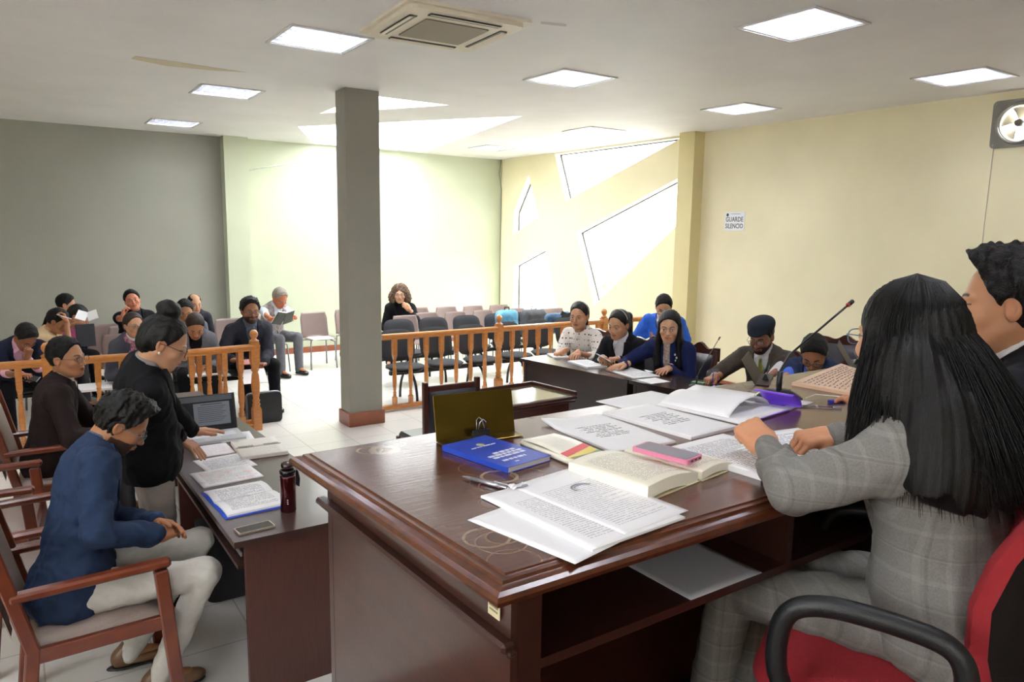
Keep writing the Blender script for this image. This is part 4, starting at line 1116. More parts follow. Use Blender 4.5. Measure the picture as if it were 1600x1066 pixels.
    def local(x, y, z, c=None):
        c = chest if c is None else c
        return [(TR[i, 0]*(x-c[0])+TR[i, 1]*(y-c[1])+TR[i, 2]*(z-c[2])) for i in range(3)]
    _n = sd+.45*tf; _n /= np.linalg.norm(_n); _f = tf-_n*(tf@_n); _f /= np.linalg.norm(_f); RC = np.stack([TR[0], _f, _n])
    if shirtm is not None:
        f = Field(lo, hi, h); torso_prims(f, .002, low=True); sleeves(f, -.005, .98, (.056, .046, .036))
        f.add(rcone(nk-hu*.02, C7-sd*.03, .054*sc, .066*sc), .015)
        f.add(rcone(C7-sd*.02, C7+(nk-C7)*.9+tf*.004, .072*sc, .062*sc), .012)
        f.add(rcone(nk+hu*.06, C7-sd*.06, .050*sc, .052*sc), .004, 's')
        cc = C7+(nk-C7)*.66+tf*.006
        f.cut(lambda x, y, z: ((x-cc[0])*(sd[0]+.35*tf[0])+(y-cc[1])*(sd[1]+.35*tf[1])+(z-cc[2])*(sd[2]+.35*tf[2]))-.016)
        f.cut(lambda x, y, z: -(local(x, y, z, pel)[2]-.02))
        V, Fc = f.mesh(); rawmesh('shirt', [(V, Fc)], shirtm, P_)
        if top == 'jacket' or collarm:       # folded collar wings
            mb = MB()
            for s in (-1, 1):
                base = C7+tf*.052*sc-sd*.005; 
                a = nk+(C7-nk)*.55+TR[0]*s*.055*sc+tf*.02; b = C7+tf*.078*sc+TR[0]*s*.012+sd*.0; c = C7+tf*.085*sc+TR[0]*s*.055-sd*.035; d = C7+TR[0]*s*.078*sc+tf*.02+sd*.01
                n_ = tf*.006
                mb.add([a+n_, b+n_, c+n_, d+n_, a, b, c, d], [(0, 1, 2, 3), (7, 6, 5, 4), (0, 4, 5, 1), (1, 5, 6, 2), (2, 6, 7, 3), (3, 7, 4, 0)])
            mb.build('collar', collarm or shirtm, P_)
    if topm is not None:
        o = (.026 if top == 'jacket' else .016) if top in ('jacket', 'coat', 'vest') else .010
        f = Field(lo, hi, h); torso_prims(f, o, loose=.006 if top == 'jacket' else .012)
        if top == 'sweater': o2 = .004; sleeves(f, .006, .94)
        elif top == 'vest': pass
        else: sleeves(f, .011 if not fem else .004, .93)
        if hemlen > 0 and top != 'vest':      # skirt of the jacket over hips and lap edge
            f.add(ellp(pel-F*.02-U*.0+(U*-.02), (.175*sc+o, .135*sc+o, .10+hemlen*.5), np.stack([Rt, F, U])) if not stand else ellp(pel-U*.03-F*.01, (.168*sc+o, .118*sc+o, .12+hemlen*.4), np.stack([Rt, F, U])), .05)
        if wrinkle:
            w = wrinkle*folds
            f.disp(lambda x, y, z: w*wob(x, y, z, 42, seed)+.5*w*wob(x, y, z, 100, seed+2))
        # collar roll
        if top in ('jacket', 'coat', 'vest'): f.add(rcone(C7-sd*.03, C7+(nk-C7)*.60+tf*.004, .092*sc, .070*sc), .02)
        elif top == 'sweater': f.add(torus(C7-sd*.012+tf*.014, None, .062*sc, .011, (1, .95), RC), .010)
        # neck hole
        f.add(rcone(nk+hu*.06, C7-sd*.055+tf*.01, .058*sc, .060*sc+.002), .004, 's')
        top_ = C7+(nk-C7)*(.46 if top in ('jacket', 'coat') else .25)
        f.cut(lambda x, y, z: ((x-top_[0])*(sd[0]+.45*tf[0])+(y-top_[1])*(sd[1]+.45*tf[1])+(z-top_[2])*(sd[2]+.45*tf[2]))-.018)
        if top in ('jacket', 'vest') and buttonv:
            vz = Ls*.30+.02-vneck-.06
            def vcut(x, y, z):
                u, v, w_ = local(x, y, z); wd = (w_-vz)*.36+.004; wd = np.minimum(wd, .062*sc)
                return -np.maximum(np.maximum(np.maximum(np.abs(u)-wd, -(v-.02)), -(w_-vz)), v-.165)
            f.cut(vcut)
            def below(x, y, z):      # front split of the jacket under the button
                u, v, w_ = local(x, y, z, pel); return -np.maximum(np.maximum(np.abs(u)-.010-.18*np.maximum(.10-w_, 0), np.maximum(-(v-.05), v-.175)), w_-.14)
            f.cut(below)
        if top == 'coat':
            def vcut2(x, y, z):
                u, v, w_ = local(x, y, z); return -np.maximum(np.maximum(np.abs(u)-.032, -(v-.03)), v-.16)
            f.cut(vcut2)
        lowz = pel[2]-hemlen
        f.cut(lambda x, y, z: (lowz-z)+0*x+0*y)
        V, Fc = f.mesh()
        nm = {'jacket': 'jacket', 'coat': 'cardigan', 'sweater': 'sweater', 'vest': 'vest'}[top]
        jk = rawmesh(nm, [(V, Fc)], topm, P_)
        if top == 'jacket':         # lapels
            mb = MB()
            for s in (-1, 1):
                pts = []
                for q in range(9):
                    w_ = Ls*.30+.01-.014*q*1.0-(vneck+.04)*q/8; tt = q/8
                    uin = max(.004, min(.062*sc, (w_-(Ls*.30+.02-vneck-.06))*.36+.004)); ww = .052*math.sin(PI*min(1, .25+tt*.75))+.003
                    vv = (.100 if not fem else .112)*sc+o+.012-.030*max(0, (w_-.06)/.12)**2*1.2-(uin/.15)**2*.06
                    vo = vv-((uin+ww)/.15)**2*.055+.004
                    pts.append((chest+TR[0]*s*uin+TR[1]*vv+TR[2]*w_, chest+TR[0]*s*(uin+ww)+TR[1]*vo+TR[2]*(w_+.01)))
                for q in range(8):
                    a, b = pts[q]; c, d = pts[q+1]; n_ = TR[1]*-.012
                    mb.add([a, b, d, c, a+n_, b+n_, d+n_, c+n_], [(0, 1, 2, 3), (7, 6, 5, 4), (0, 3, 7, 4), (1, 5, 6, 2), (0, 4, 5, 1), (2, 6, 7, 3)])
            mb.build('lapel', topm, P_)
        if cuffm:
            for s in (-1, 1):
                S, E_, T_ = arms[s]; d_ = (T_-E_)/np.linalg.norm(T_-E_); mb = MB(); mb.tube([T_-d_*.05, T_-d_*.005], [.036*sc, .036*sc], 14); mb.build('cuff', cuffm, P_)
    if tie:
        mb = MB(); p0 = C7+tf*.088*sc-sd*.02; 
        pts = [p0+TR[1]*(.004+.018*math.sin(q/6*PI*.6))-sd*(.04+.04*q) for q in range(7)]
        for q in range(6):
            wa = .013+.0035*q; a, b = pts[q], pts[q+1]; n_ = TR[1]*.006
            mb.add([a-TR[0]*wa, a+TR[0]*wa, b+TR[0]*(wa+.0035), b-TR[0]*(wa+.0035), a-TR[0]*wa+n_, a+TR[0]*wa+n_, b+TR[0]*(wa+.0035)+n_, b-TR[0]*(wa+.0035)+n_], [(0, 1, 2, 3), (7, 6, 5, 4), (0, 4, 5, 1), (1, 5, 6, 2), (2, 6, 7, 3), (3, 7, 4, 0)])
        mb.ell(p0-sd*.025+TR[1]*.004, (.018, .012, .02), n=10, m=6); mb.build('tie', tie, P_)
    # ---- trousers
    if legm is not None:
        f = Field(lo, hi, h)
        f.add(ellp(pel+U*.005, (.165*sc, .120*sc, .115*sc), np.stack([Rt, F, U])), 0)
        for s in (-1, 1):
            a, b, c = legs[s]; f.add(rcone(a, b, .092*sc, .064*sc), .04); e = c+(b-c)*.0-U*.012; f.add(rcone(b, e, .064*sc, .050*sc), .015)
            if skirt: pass
        if skirt: f.add(rcone(legs[-1][0], legs[-1][1], .10, .08), .06); f.add(rcone(legs[1][0], legs[1][1], .10, .08), .06)
        f.disp(lambda x, y, z: .0045*wob(x, y, z, 48, seed+5)+.002*wob(x, y, z, 105, seed+7))
        V, Fc = f.mesh(); rawmesh('trousers' if not skirt else 'skirt', [(V, Fc)], legm, P_)
    # ---- shoes
    if shoem is not None:
        for s in (-1, 1):
            a, b, c = legs[s]; g0 = c[2]-.075; fd = F; f = Field(c-.30, c+.30, .006 if h < .008 else .009)
            if feet and len(feet) > 2: fd = V3(feet[2 if s < 0 else 3])
            Rf = frame(fd, U)
            heel = np.array((c[0], c[1], g0+.032))-fd*.03
            f.add(ellp(heel+U*.012, (.034, .045, .045), Rf), 0); f.add(ellp(heel+fd*.10, (.040, .085, .030), Rf), .03); f.add(ellp(heel+fd*.17-U*.004, (.042, .055, .026), Rf), .02)
            f.add(rcone(c+U*.02, heel+U*.03, .036, .036), .02)
            f.cut(lambda x, y, z: (g0-z)+0*x+0*y)
            V, Fc = f.mesh(); so = rawmesh('shoe', [(V, Fc)], shoem, P_)
            f = Field(c-.30, c+.30, .008); f.add(ellp(heel+fd*.06-U*.02, (.043, .125, .06), Rf), 0); f.add(ellp(heel+fd*.15-U*.02, (.046, .075, .05), Rf), .02)
            f.cut(lambda x, y, z: np.maximum(g0-z, z-(g0+.014))+0*x+0*y); V, Fc = f.mesh()
            rawmesh('sole', [(V, Fc)], M_black, so)
    # ---- hair (in the head frame)
    hm = hairm or (M_hairshort if hair in ('short', 'thin', 'bald') else M_hair)
    hv = .004 if h < .008 else .0055
    f = Field((-.19, -.26, -.50 if hair in ('long',) else -.30), (.19, .16, .20), hv)
    def plane(y0, z0, sl): return lambda x, y, z: -(z-(z0+sl*(y-y0))+.005*wob(x, y, z, 160, seed+9)+(x*x)*1.2)*.5+0*x
    if hair in ('short', 'thin', 'bald', 'cap', 'spiky'):
        th = {'short': .010, 'thin': .005, 'bald': .003, 'cap': .006, 'spiky': .014}[hair]
        f.add(ellp((0, -.014, .034), (.076+th, .095+th, .089+th*1.3)), 0)
        if hair == 'spiky': f.add(ellp((0, .045, .105), (.06, .05, .032)), .03)
        f.disp(lambda x, y, z: (.0022 if hair != 'spiky' else .0042)*wob(x, y, z, 250, seed)+(.0025 if hair != 'spiky' else .006)*wob(x, y, z, 110, seed+1))
        f.cut(plane(.070, .094 if not fem else .09, 1.75))
        f.cut(lambda x, y, z: -(z+.052)+0*x+0*y)
        for s in (-1, 1): f.add(ellp((s*.082, .0, -.008), (.02, .020, .028)), .008, 's')
        if hair == 'bald': f.add(ellp((0, .01, .10), (.052, .075, .05)), .02, 's')
    elif hair in ('bun', 'pony', 'back'):
        f.add(ellp((0, -.016, .033), (.084, .104, .099)), 0); f.add(ellp((0, -.06, -.02), (.066, .05, .06)), .03)
        f.disp(lambda x, y, z: .0012*np.sin(x*420+y*60)*1.0+.0015*wob(x, y, z, 90, seed))
        f.cut(plane(.070, .090, 1.6)); f.cut(lambda x, y, z: -(z+.075)+0*x+0*y)
        for s in (-1, 1): f.add(ellp((s*.084, .0, -.010), (.02, .022, .028)), .008, 's')
        if hair == 'bun': f.add(ellp((0, -.045, .145), (.055, .055, .045)), .012); f.disp(lambda x, y, z: .0022*wob(x, y, z, 120, seed))
        if hair == 'pony':
            f.add(rcone((0, -.10, .05), (0, -.145, .03), .026, .036), .015); f.add(rcone((0, -.145, .03), (0, -.15, -.16), .038, .026), .02)
    elif hair == 'long':
        f.add(ellp((0, -.016, .034), (.088, .106, .100)), 0)
        f.disp(lambda x, y, z: .001*np.sin(x*300)*1.0+.0015*wob(x, y, z, 60, seed))
        f.cut(plane(.070, .084, 1.5))
        b = Field((-.19, -.26, -.50), (.19, .16, .20), hv)
        for s in (-1, 1):
            b.add(rcone((s*.068, .012, .03), (s*.080, .018, -.12), .022, .026), 0); b.add(rcone((s*.080, .018, -.12), (s*.085, .045, -.30), .028, .026), .02)
        b.add(ellp((0, -.075, -.06), (.095, .055, .13)), .04); b.add(ellp((0, -.10, -.22), (.13, .05, .16)), .05)
        b.disp(lambda x, y, z: .003*np.sin(x*150+2*np.sin(z*14))+.002*wob(x, y, z, 70, seed))
        f.a = np.minimum(f.a, b.a)
        f.add(ellp((0, .07, -.03), (.052, .06, .095)), .015, 's')
    elif hair == 'curly':
        f.add(ellp((0, -.02, .035), (.108, .108, .106)), 0)
        for s in (-1, 1): f.add(ellp((s*.088, -.01, -.04), (.058, .07, .085)), .03)
        f.add(ellp((0, -.07, -.06), (.10, .06, .11)), .03)
        f.disp(lambda x, y, z: .011*wob(x, y, z, 95, seed)+.005*wob(x, y, z, 210, seed))
        f.add(ellp((0, .085, -.03), (.052, .09, .085)), .01, 's')
    V, Fc = f.mesh()
    if len(V): rawmesh('hair', [(place(V, HR, H, hs), Fc)], hm, P_)
    if hair == 'cap':
        f = Field((-.14, -.16, 0), (.14, .19, .2), .005)
        f.add(ellp((0, -.008, .075), (.090, .112, .050)), 0); f.add(ellp((0, -.02, .10), (.090, .100, .042)), .03); f.add(ellp((0, .078, .074), (.062, .055, .014), frame((0, 1, -.25), (0, .25, 1))), .02)
        f.cut(lambda x, y, z: -(z-.045-.1*y)+0*x); V, Fc = f.mesh(); rawmesh('flat_cap', [(place(V, HR, H, hs), Fc)], tophairm, P_)
    if hair in ('pony', 'bun') and tophairm is not None and hair != 'cap':
        mb = MB(); mb.tube([tuple(place(np.array([[.088*math.sin(a), -.005+.0*a, .034+.102*math.cos(a)]]), HR, H, hs)[0]) for a in np.linspace(-1.4, 1.4, 15)], .004, 6); mb.build('hairband', tophairm, P_)
    # ---- glasses
    if glasses is not None:
        mb = MB(); lm = MB()
        for s in (-1, 1):
            c = (s*.031, .104, -.002); rim = [(c[0]+.0245*abs(math.cos(a))**.7*(1 if math.cos(a) > 0 else -1), c[1]-.10*abs(c[0]+.024*math.cos(a))**1*.25, c[2]+.0175*abs(math.sin(a))**.8*(1 if math.sin(a) > 0 else -1)) for a in np.linspace(0, 2*PI, 20, endpoint=False)]
            W_ = place(np.array(rim), HR, H, hs); mb.tube([tuple(p) for p in W_], .0015 if h < .008 else .0018, 6, closed=True)
            lm.add([tuple(p) for p in W_], [tuple(range(20))])
            W_ = place(np.array([(s*.0555, .100, .004), (s*.074, .085, .006), (s*.080, .02, .006), (s*.080, -.012, .002), (s*.078, -.022, -.014)]), HR, H, hs); mb.tube([tuple(p) for p in W_], .0015 if h < .008 else .0017, 6)
        W_ = place(np.array([(-.008, .104, .003), (0, .108, .006), (.008, .104, .003)]), HR, H, hs); mb.tube([tuple(p) for p in W_], .0015, 6)
        g = mb.build('spectacles', glasses, P_); lm.build('lens', M_lens, g)
    info = dict(root=P_, HR=HR, H=H, hs=hs, arms=arms, wr=wr, C7=C7, TR=TR, chest=chest, pel=pel, nk=nk, F=F, Rt=Rt, legs=legs)
    return info
# ================================================================ the people in the room
BLK = cloth('black_suiting', '#17171b'); GREYTR = cloth('dark_grey_trousers', '#3c3b3f'); WHITE_SH = cloth('white_shirt', '#dcdde0')
NAVY = cloth('navy_suiting', '#1d2234'); KHAKI = cloth('light_grey_trousers', '#bdb8ad'); CHAR = cloth('charcoal_jacket', '#2c2d36')
S1, S2, S3, S4 = '#b98a6a', '#a67452', '#8f6044', '#c69a7c'
def pt(px, py, z): return tuple(P(px, py, z))
def add(v, d): return (v[0]+d[0], v[1]+d[1], v[2]+d[2])
PEOPLE = {}
# -- foreground left
PEOPLE['blue'] = person('man in a blue blazer and pale trousers sitting bowed in the nearest armchair, hands clasped', pt(190, 662, 1.19), face=0, look=(-8, 38), skin=S2,
    hair='spiky', beard='#241a15', topm=cloth('blue_blazer', '#273651', var=.08), shirtm=cloth('slate_shirt', '#51606f'), legm=cloth('pale_grey_trousers', '#c9c6be'), shoem=M_shoebr,
    pelvis=(.13, 3.47, .545), handR=(.44, 3.36, .735), handL=(.46, 3.50, .74), poseL='rest', poseR='rest', fingR=(.75, .55, -.1), fingL=(.75, -.55, -.15), palmR=(.2, .7, -.5), palmL=(.2, -.7, -.5),
    knees=((.66, 3.60, .57), (.62, 3.28, .55)), feet=((.33, 3.62, .10), (.42, 3.36, .085)), glasses=M_glasst, h=.006, hh=.0032, poleR=(-.5, -.5, -.7), poleL=(-.5, .5, -.7), collarm=cloth('slate_shirt', '#51606f'), cuffm=cloth('blue_cuff', '#5d7aa8'), hemlen=.12, folds=1.8)
PEOPLE['stand'] = person('standing woman in a black blazer with a high bun, leaning over the left desk', pt(256, 536, 1.50), face=0, look=(-12, 28), fem=True, stand=True, skin=S1, sc=1.0,
    hair='bun', topm=cloth('black_blazer', '#131316'), shirtm=cloth('grey_blouse', '#8e8a88'), legm=cloth('taupe_trousers', '#9b9088'), shoem=M_shoeblk, pelvis=(.53, 4.06, .88),
    handR=pt(295, 708, .815), fingR=(.65, -.55, -.45), palmR=(0, 0, -1), poseR='press', handL=(.86, 4.30, .80), poseL='flat', fingL=(1, .2, -.1), glasses=M_glassf, h=.006, hh=.0032, poleR=(-.6, -.3, -.2), hemlen=.10, folds=1.4)
mb = MB(); i_ = PEOPLE['stand']; e = place(np.array([[.079, .002, -.038]]), i_['HR'], i_['H'], i_['hs'])[0]; mb.ell(e, (.006, .006, .008), n=10, m=8); mb.build('earring', mat('pearl', '#e8dcc0', rough=.2), i_['root'])
PEOPLE['brown'] = person('man in a dark brown blazer and glasses sitting beyond the standing woman', pt(104, 560, 1.20), face=-5, look=(-38, 0), skin=S2, hair='short',
    topm=cloth('black_brown_blazer', '#251b1a'), shirtm=cloth('beige_shirt', '#cfc6bb'), legm=GREYTR, shoem=M_shoeblk, glasses=M_glassf, h=.007, hh=.004, lean=.03, handL=(.58, 5.62, .80), handR=(.50, 5.30, .72), sc=1.02)
# -- spectators left
PEOPLE['bow'] = person('man in navy with pink cuffs bent far forward, fist at his mouth', pt(40, 527, 1.00), face=-82, look=(-60, 50), skin=S3, hair='short', topm=NAVY, shirtm=cloth('pink_shirt', '#d9a9bd'), legm=BLK, shoem=M_shoeblk,
    lean=.22, handL=tuple(PY(42, 560, 8.20)), poseL='fist', fingL=(.3, -.1, .9), palmL=(-.5, .5, 0), handR=tuple(PY(34, 586, 8.10)), poseR='hold', cuffm=cloth('pink_shirt', '#d9a9bd'), h=.010)
PEOPLE['edge'] = person('person in black cut off by the left picture edge, one hand hanging over the knee', pt(-95, 500, 1.10), face=-70, look=(-60, 0), skin=S2, hair='short', topm=BLK, legm=BLK, shoem=M_shoeblk, handL=pt(6, 590, .66), poseL='rest', fingL=(.4, -.3, -.8), handR=pt(-60, 600, .6), h=.011)
PEOPLE['beige'] = person('person in a beige top leaning a hand with a white pen on the brow', pt(90, 502, 1.04), face=-30, look=(-25, 30), skin=S2, hair='short', fem=True, top='sweater', topm=cloth('beige_knit', '#cdb48c'), legm=GREYTR, shoem=M_shoeblk,
    handR=tuple(PY(104, 503, 9.25)), poseR='pen', fingR=(-.2, .1, .9), palmR=(-.8, 0, 0), handL=tuple(PY(112, 545, 9.1)), h=.011)
PEOPLE['behind'] = person('dark-haired person in profile behind the one in the beige top, by the grey wall', pt(103, 476, 1.06), face=-20, look=(-10, 15), skin=S1, hair='short', topm=BLK, legm=BLK, shoem=M_shoeblk, h=.012)
PEOPLE['pink'] = person('person in a pink top holding an open book, beside the beige top', pt(121, 494, 1.01), face=-60, look=(-20, 35), skin=S1, hair='back', fem=True, top='sweater', topm=cloth('pink_knit', '#d46fa6'), legm=BLK, shoem=M_shoeblk,
    handL=tuple(PY(136, 500, 9.45)), handR=tuple(PY(128, 504, 9.45)), poseL='hold', poseR='hold', lean=.15, h=.011)
PEOPLE['wall'] = person('man in a black jacket leaning back on the grey wall, hand at his ear', pt(207, 470, 1.17), face=-80, look=(-95, -6), tilt=12, skin='#c27f62', hair='short', topm=BLK, shirtm=CHAR, legm=BLK, shoem=M_shoeblk,
    handR=pt(196, 494, 1.08), poseR='curl', fingR=(.2, .1, .9), palmR=(1, 0, 0), h=.011)
PEOPLE['scarf'] = person('woman with glasses and a maroon patterned scarf over a grey jacket', pt(209, 509, 1.07), face=-75, look=(-72, 0), skin=S1, hair='back', fem=True, topm=cloth('grey_jacket', '#4a4c58'), shirtm=WHITE_SH, legm=BLK, shoem=M_shoeblk, glasses=M_glasst, h=.010,
    hairm=M_hairbrown)
i_ = PEOPLE['scarf']; mb = MB(); c = i_['C7']+i_['TR'][1]*.02+i_['TR'][2]*.015
mb.tube([tuple(c+i_['TR'][0]*.075*math.cos(a)+i_['TR'][1]*(.07*math.sin(a))+i_['TR'][2]*(-.02*math.sin(a))) for a in np.linspace(0, 2*PI, 18, endpoint=False)], .030, 10, closed=True)
mb.tube([tuple(c+i_['TR'][1]*.085+i_['TR'][0]*.02*k-i_['TR'][2]*.05*k) for k in range(4)], [.034, .036, .034, .022], 10)
mb.build('scarf', mat('maroon_scarf', '#6d2340', color2='#b98a9c', vscale=45, rough=.8), i_['root'])
PEOPLE['man10'] = person('short-haired man with lowered eyes behind the woman who writes, right of the bun', pt(289, 487, 1.08), face=-90, look=(-95, 18), skin=S2, hair='short', topm=cloth('grey_suit', '#5c5f6a'), shirtm=WHITE_SH, legm=GREYTR, shoem=M_shoeblk, h=.010, sc=1.05)
PEOPLE['bald'] = person('balding man mostly hidden behind the short-haired man near the pilaster', pt(304, 475, 1.03), face=-90, look=(-80, 10), skin=S1, hair='bald', topm=CHAR, shirtm=WHITE_SH, legm=GREYTR, shoem=M_shoeblk, h=.012)
PEOPLE['writer'] = person('woman in a grey jacket over black, bowed and writing in a notebook on her lap', pt(305, 510, 1.03), face=-95, look=(-95, 38), skin=S2, hair='back', fem=True, hairm=M_hairbrown, topm=cloth('mid_grey_jacket', '#6b6d74'), shirtm=BLK, legm=BLK, shoem=M_shoeblk,
    handR=tuple(PY(298, 574, 8.22)), poseR='pen', fingR=(.3, -.8, -.2), handL=tuple(PY(325, 572, 8.22)), poseL='rest', h=.009, sc=1.03)
PEOPLE['beard'] = person('bearded man with glasses in a charcoal jacket behind the ball-topped gate post', pt(391, 486, 1.14), face=-85, look=(-90, 4), skin=S3, hair='spiky', beard='#14100e', topm=CHAR, shirtm=cloth('grey_blue_shirt', '#5b6674'), legm=BLK, shoem=M_shoeblk, glasses=M_glassf,
    handR=tuple(PY(362, 562, 8.25)), handL=tuple(PY(412, 568, 8.25)), poseR='hold', poseL='hold', fingR=(.6, -.5, 0), fingL=(-.5, -.6, 0), h=.009, hh=.0045, sc=1.12)
i_ = PEOPLE['beard']; mb = MB(); q = i_['chest']+i_['TR'][1]*.125-i_['TR'][0]*.09+i_['TR'][2]*.03; mb.box(tuple(q), (.03, .006, .015)); mb.build('lapel_pin', mat('red_pin', '#b06070'), i_['root'])
PEOPLE['old'] = person('grey-haired man in a plaid vest reading a book, seated against the pale green wall', pt(437, 466, 1.10), face=-70, look=(-72, 32), skin='#b5704f', hair='short', hairm=M_hairgrey, brow='#7a7268', top='vest', topm=mat('plaid_vest', '#7b706c', color2='#a39c9b', vscale=30, rough=.9), shirtm=cloth('pale_blue_shirt', '#cfd8e4'), collarm=cloth('pale_blue_shirt', '#cfd8e4'), legm=cloth('grey_slacks', '#6a6a70'), shoem=M_shoeblk,
    handR=pt(428, 501, .86), handL=pt(460, 496, .86), poseR='hold', poseL='hold', fingR=(.4, -.6, .2), fingL=(-.4, -.6, .2), h=.009, hh=.0045, sc=1.08)
PEOPLE['curly'] = person('woman with big curly brown hair and a black coat by the pale green wall', pt(625, 460, 1.10), face=-120, look=(-118, 2), skin=S4, hair='curly', fem=True, hairm=M_haircurl, topm=cloth('black_coat', '#141417'), shirtm=BLK, legm=BLK, shoem=M_shoeblk, glasses=M_glasst,
    handL=tuple(PY(640, 484, 10.15)), poseL='curl', fingL=(-.7, -.1, .6), palmL=(0, .8, 0), h=.010, hh=.0045, sc=1.1)
# -- right table
DOT = bpy.data.materials.new('dotted_knit'); DOT.use_nodes = True; t_ = NT(DOT)
x_, y_, z_, v_ = t_.xyz(); vo = t_.n('ShaderNodeTexVoronoi'); vo.inputs['Scale'].default_value = 34; vo.inputs['Randomness'].default_value = .25; t_.l(v_, vo.inputs['Vector'])
band = t_.m('GREATER_THAN', t_.m('SINE', t_.m('MULTIPLY', z_, 95)), -.25)
t_.l(t_.mix(t_.m('MULTIPLY', t_.m('LESS_THAN', vo.outputs['Distance'], .30), band), srgb('#e6dfd8'), srgb('#1b1a20')), t_.b.inputs['Base Color']); t_.b.inputs['Roughness'].default_value = .9
PEOPLE['dots'] = person(table=True, label='woman in a white sweater with black dots, leftmost at the right-hand tables', H=pt(905, 494, 1.195), face=-160, look=(-150, 6), skin=S1, hair='pony', fem=True, tophairm=mat('grey_hairband', '#a9a6a8'), top='sweater', topm=DOT, legm=BLK, shoem=M_shoeblk,
    handR=pt(880, 549, .85), poseR='pen', fingR=(-.8, .1, -.2), handL=pt(902, 552, .855), poseL='rest', fingL=(-.6, -.5, -.1), h=.009, hh=.0045, sc=1.10, skirt=False)
PEOPLE['blackbl'] = person(table=True, label='seated woman in a black blazer over a white top, holding a white phone', H=pt(967, 508, 1.18), face=-160, look=(-165, 12), skin=S1, hair='pony', fem=True, tophairm=mat('grey_hairband', '#a9a6a8'), topm=BLK, shirtm=WHITE_SH, legm=BLK, shoem=M_shoeblk,
    handR=pt(942, 559, .875), poseR='hold', fingR=(-.5, -.6, .1), handL=pt(965, 561, .87), poseL='hold', fingL=(-.8, -.2, .1), h=.009, hh=.0045, sc=1.10)
PEOPLE['suit'] = person('young man in a bright blue suit writing, seated behind the two dark-haired women', pt(1037, 480, 1.22), face=-150, look=(-135, 28), skin=S1, hair='short', topm=cloth('bright_blue_suit', '#2f62c8'), shirtm=WHITE_SH, legm=cloth('bright_blue_suit', '#2f62c8'), shoem=M_shoeblk, glasses=M_glassf,
    handR=pt(1022, 518, .90), poseR='pen', fingR=(-.6, -.5, -.1), handL=pt(1045, 518, .88), h=.010, sc=1.08)
PEOPLE['navy'] = person(table=True, label='woman with long loose black hair in a navy cardigan, hands on her papers', H=pt(1046, 511, 1.215), face=-155, look=(-142, 10), skin=S4, hair='long', fem=True, hairm=M_hairlong, top='coat', topm=cloth('navy_cardigan', '#1d2550'), shirtm=mat('floral_blouse', '#c9b9ac', color2='#8f7a74', vscale=50, rough=.8), legm=BLK, shoem=M_shoeblk,
    handR=pt(975, 570, .85), poseR='flat', fingR=(-.9, .1, -.1), handL=pt(1045, 575, .85), poseL='flat', fingL=(-.8, -.3, -.1), h=.009, hh=.004, sc=1.12)
i_ = PEOPLE['navy']; mb = MB()
for k, (a, b) in enumerate(((.085, .09), (.098, .06), (.088, .03))): mb.ell(i_['chest']+i_['TR'][1]*.13-i_['TR'][0]*a+i_['TR'][2]*b, (.011, .006, .011), n=8, m=6)
mb.build('brooch', mat('white_enamel', '#e8e6ea', rough=.3), i_['root'])
PEOPLE['cap'] = person(table=True, label='man in a dark flat cap, brown suit and green tie, writing at the table', H=pt(1190, 526, 1.20), face=-165, look=(-165, 22), skin='#96644a', hair='cap', tophairm=cloth('dark_navy_cap', '#20242f'), beard='#19130f', topm=cloth('brown_grey_suit', '#4a423c'), shirtm=WHITE_SH, tie=mat('olive_tie', '#8b8a35', rough=.6), legm=cloth('brown_grey_suit', '#4a423c'), shoem=M_shoeblk, glasses=M_glassf,
    handR=pt(1118, 589, .85), poseR='pen', fingR=(-.9, .1, -.2), handL=pt(1175, 606, .85), poseL='rest', h=.008, hh=.004, sc=1.12, cuffm=WHITE_SH)
PEOPLE['blue2'] = person(table=True, label='man in a blue shirt and dark blue jacket bowed low, right of the capped man', H=pt(1272, 552, 1.14), face=-170, look=(-155, 42), skin=S2, hair='short', topm=cloth('ink_blue_jacket', '#273250'), shirtm=cloth('royal_blue_shirt', '#4f6fd0'), collarm=cloth('royal_blue_shirt', '#4f6fd0'), legm=BLK, shoem=M_shoeblk, glasses=M_glassf,
    lean=.14, handR=pt(1215, 620, .85), handL=pt(1262, 626, .85), h=.009, hh=.0045, sc=1.12)
# -- judges
PLAID = bpy.data.materials.new('grey_plaid_wool'); PLAID.use_nodes = True; t_ = NT(PLAID)
x_, y_, z_, v_ = t_.xyz(); n_ = t_.n('ShaderNodeTexNoise'); n_.inputs['Scale'].default_value = 260; n_.inputs['Detail'].default_value = 3; t_.l(v_, n_.inputs['Vector'])
sx_ = t_.m('ADD', t_.m('MULTIPLY', x_, .9), t_.m('MULTIPLY', y_, -.45))
def stripes(c, f, w): return t_.m('GREATER_THAN', t_.m('SINE', t_.m('MULTIPLY', c, f)), w)
k_ = t_.m('ADD', 0.05, t_.m('MULTIPLY', n_.outputs['Fac'], .9))
base_ = t_.mix(k_, srgb('#5c5b59'), srgb('#87857f'))
l1_ = t_.m('ADD', t_.m('MULTIPLY', stripes(z_, 125, .80), .16), t_.m('MULTIPLY', stripes(sx_, 150, .86), .14)); l2_ = t_.m('ADD', t_.m('MULTIPLY', stripes(z_, 63, .985), .35), t_.m('MULTIPLY', stripes(sx_, 75, .985), .3))
c_ = t_.mix(l1_, base_, srgb('#a09f98')); c_ = t_.mix(l2_, c_, srgb('#55504e')); t_.l(c_, t_.b.inputs['Base Color']); t_.b.inputs['Roughness'].default_value = .9
b_ = t_.n('ShaderNodeBump'); b_.inputs['Strength'].default_value = .25; b_.inputs['Distance'].default_value = .002; t_.l(n_.outputs['Fac'], b_.inputs['Height']); t_.l(b_.outputs['Normal'], t_.b.inputs['Normal'])
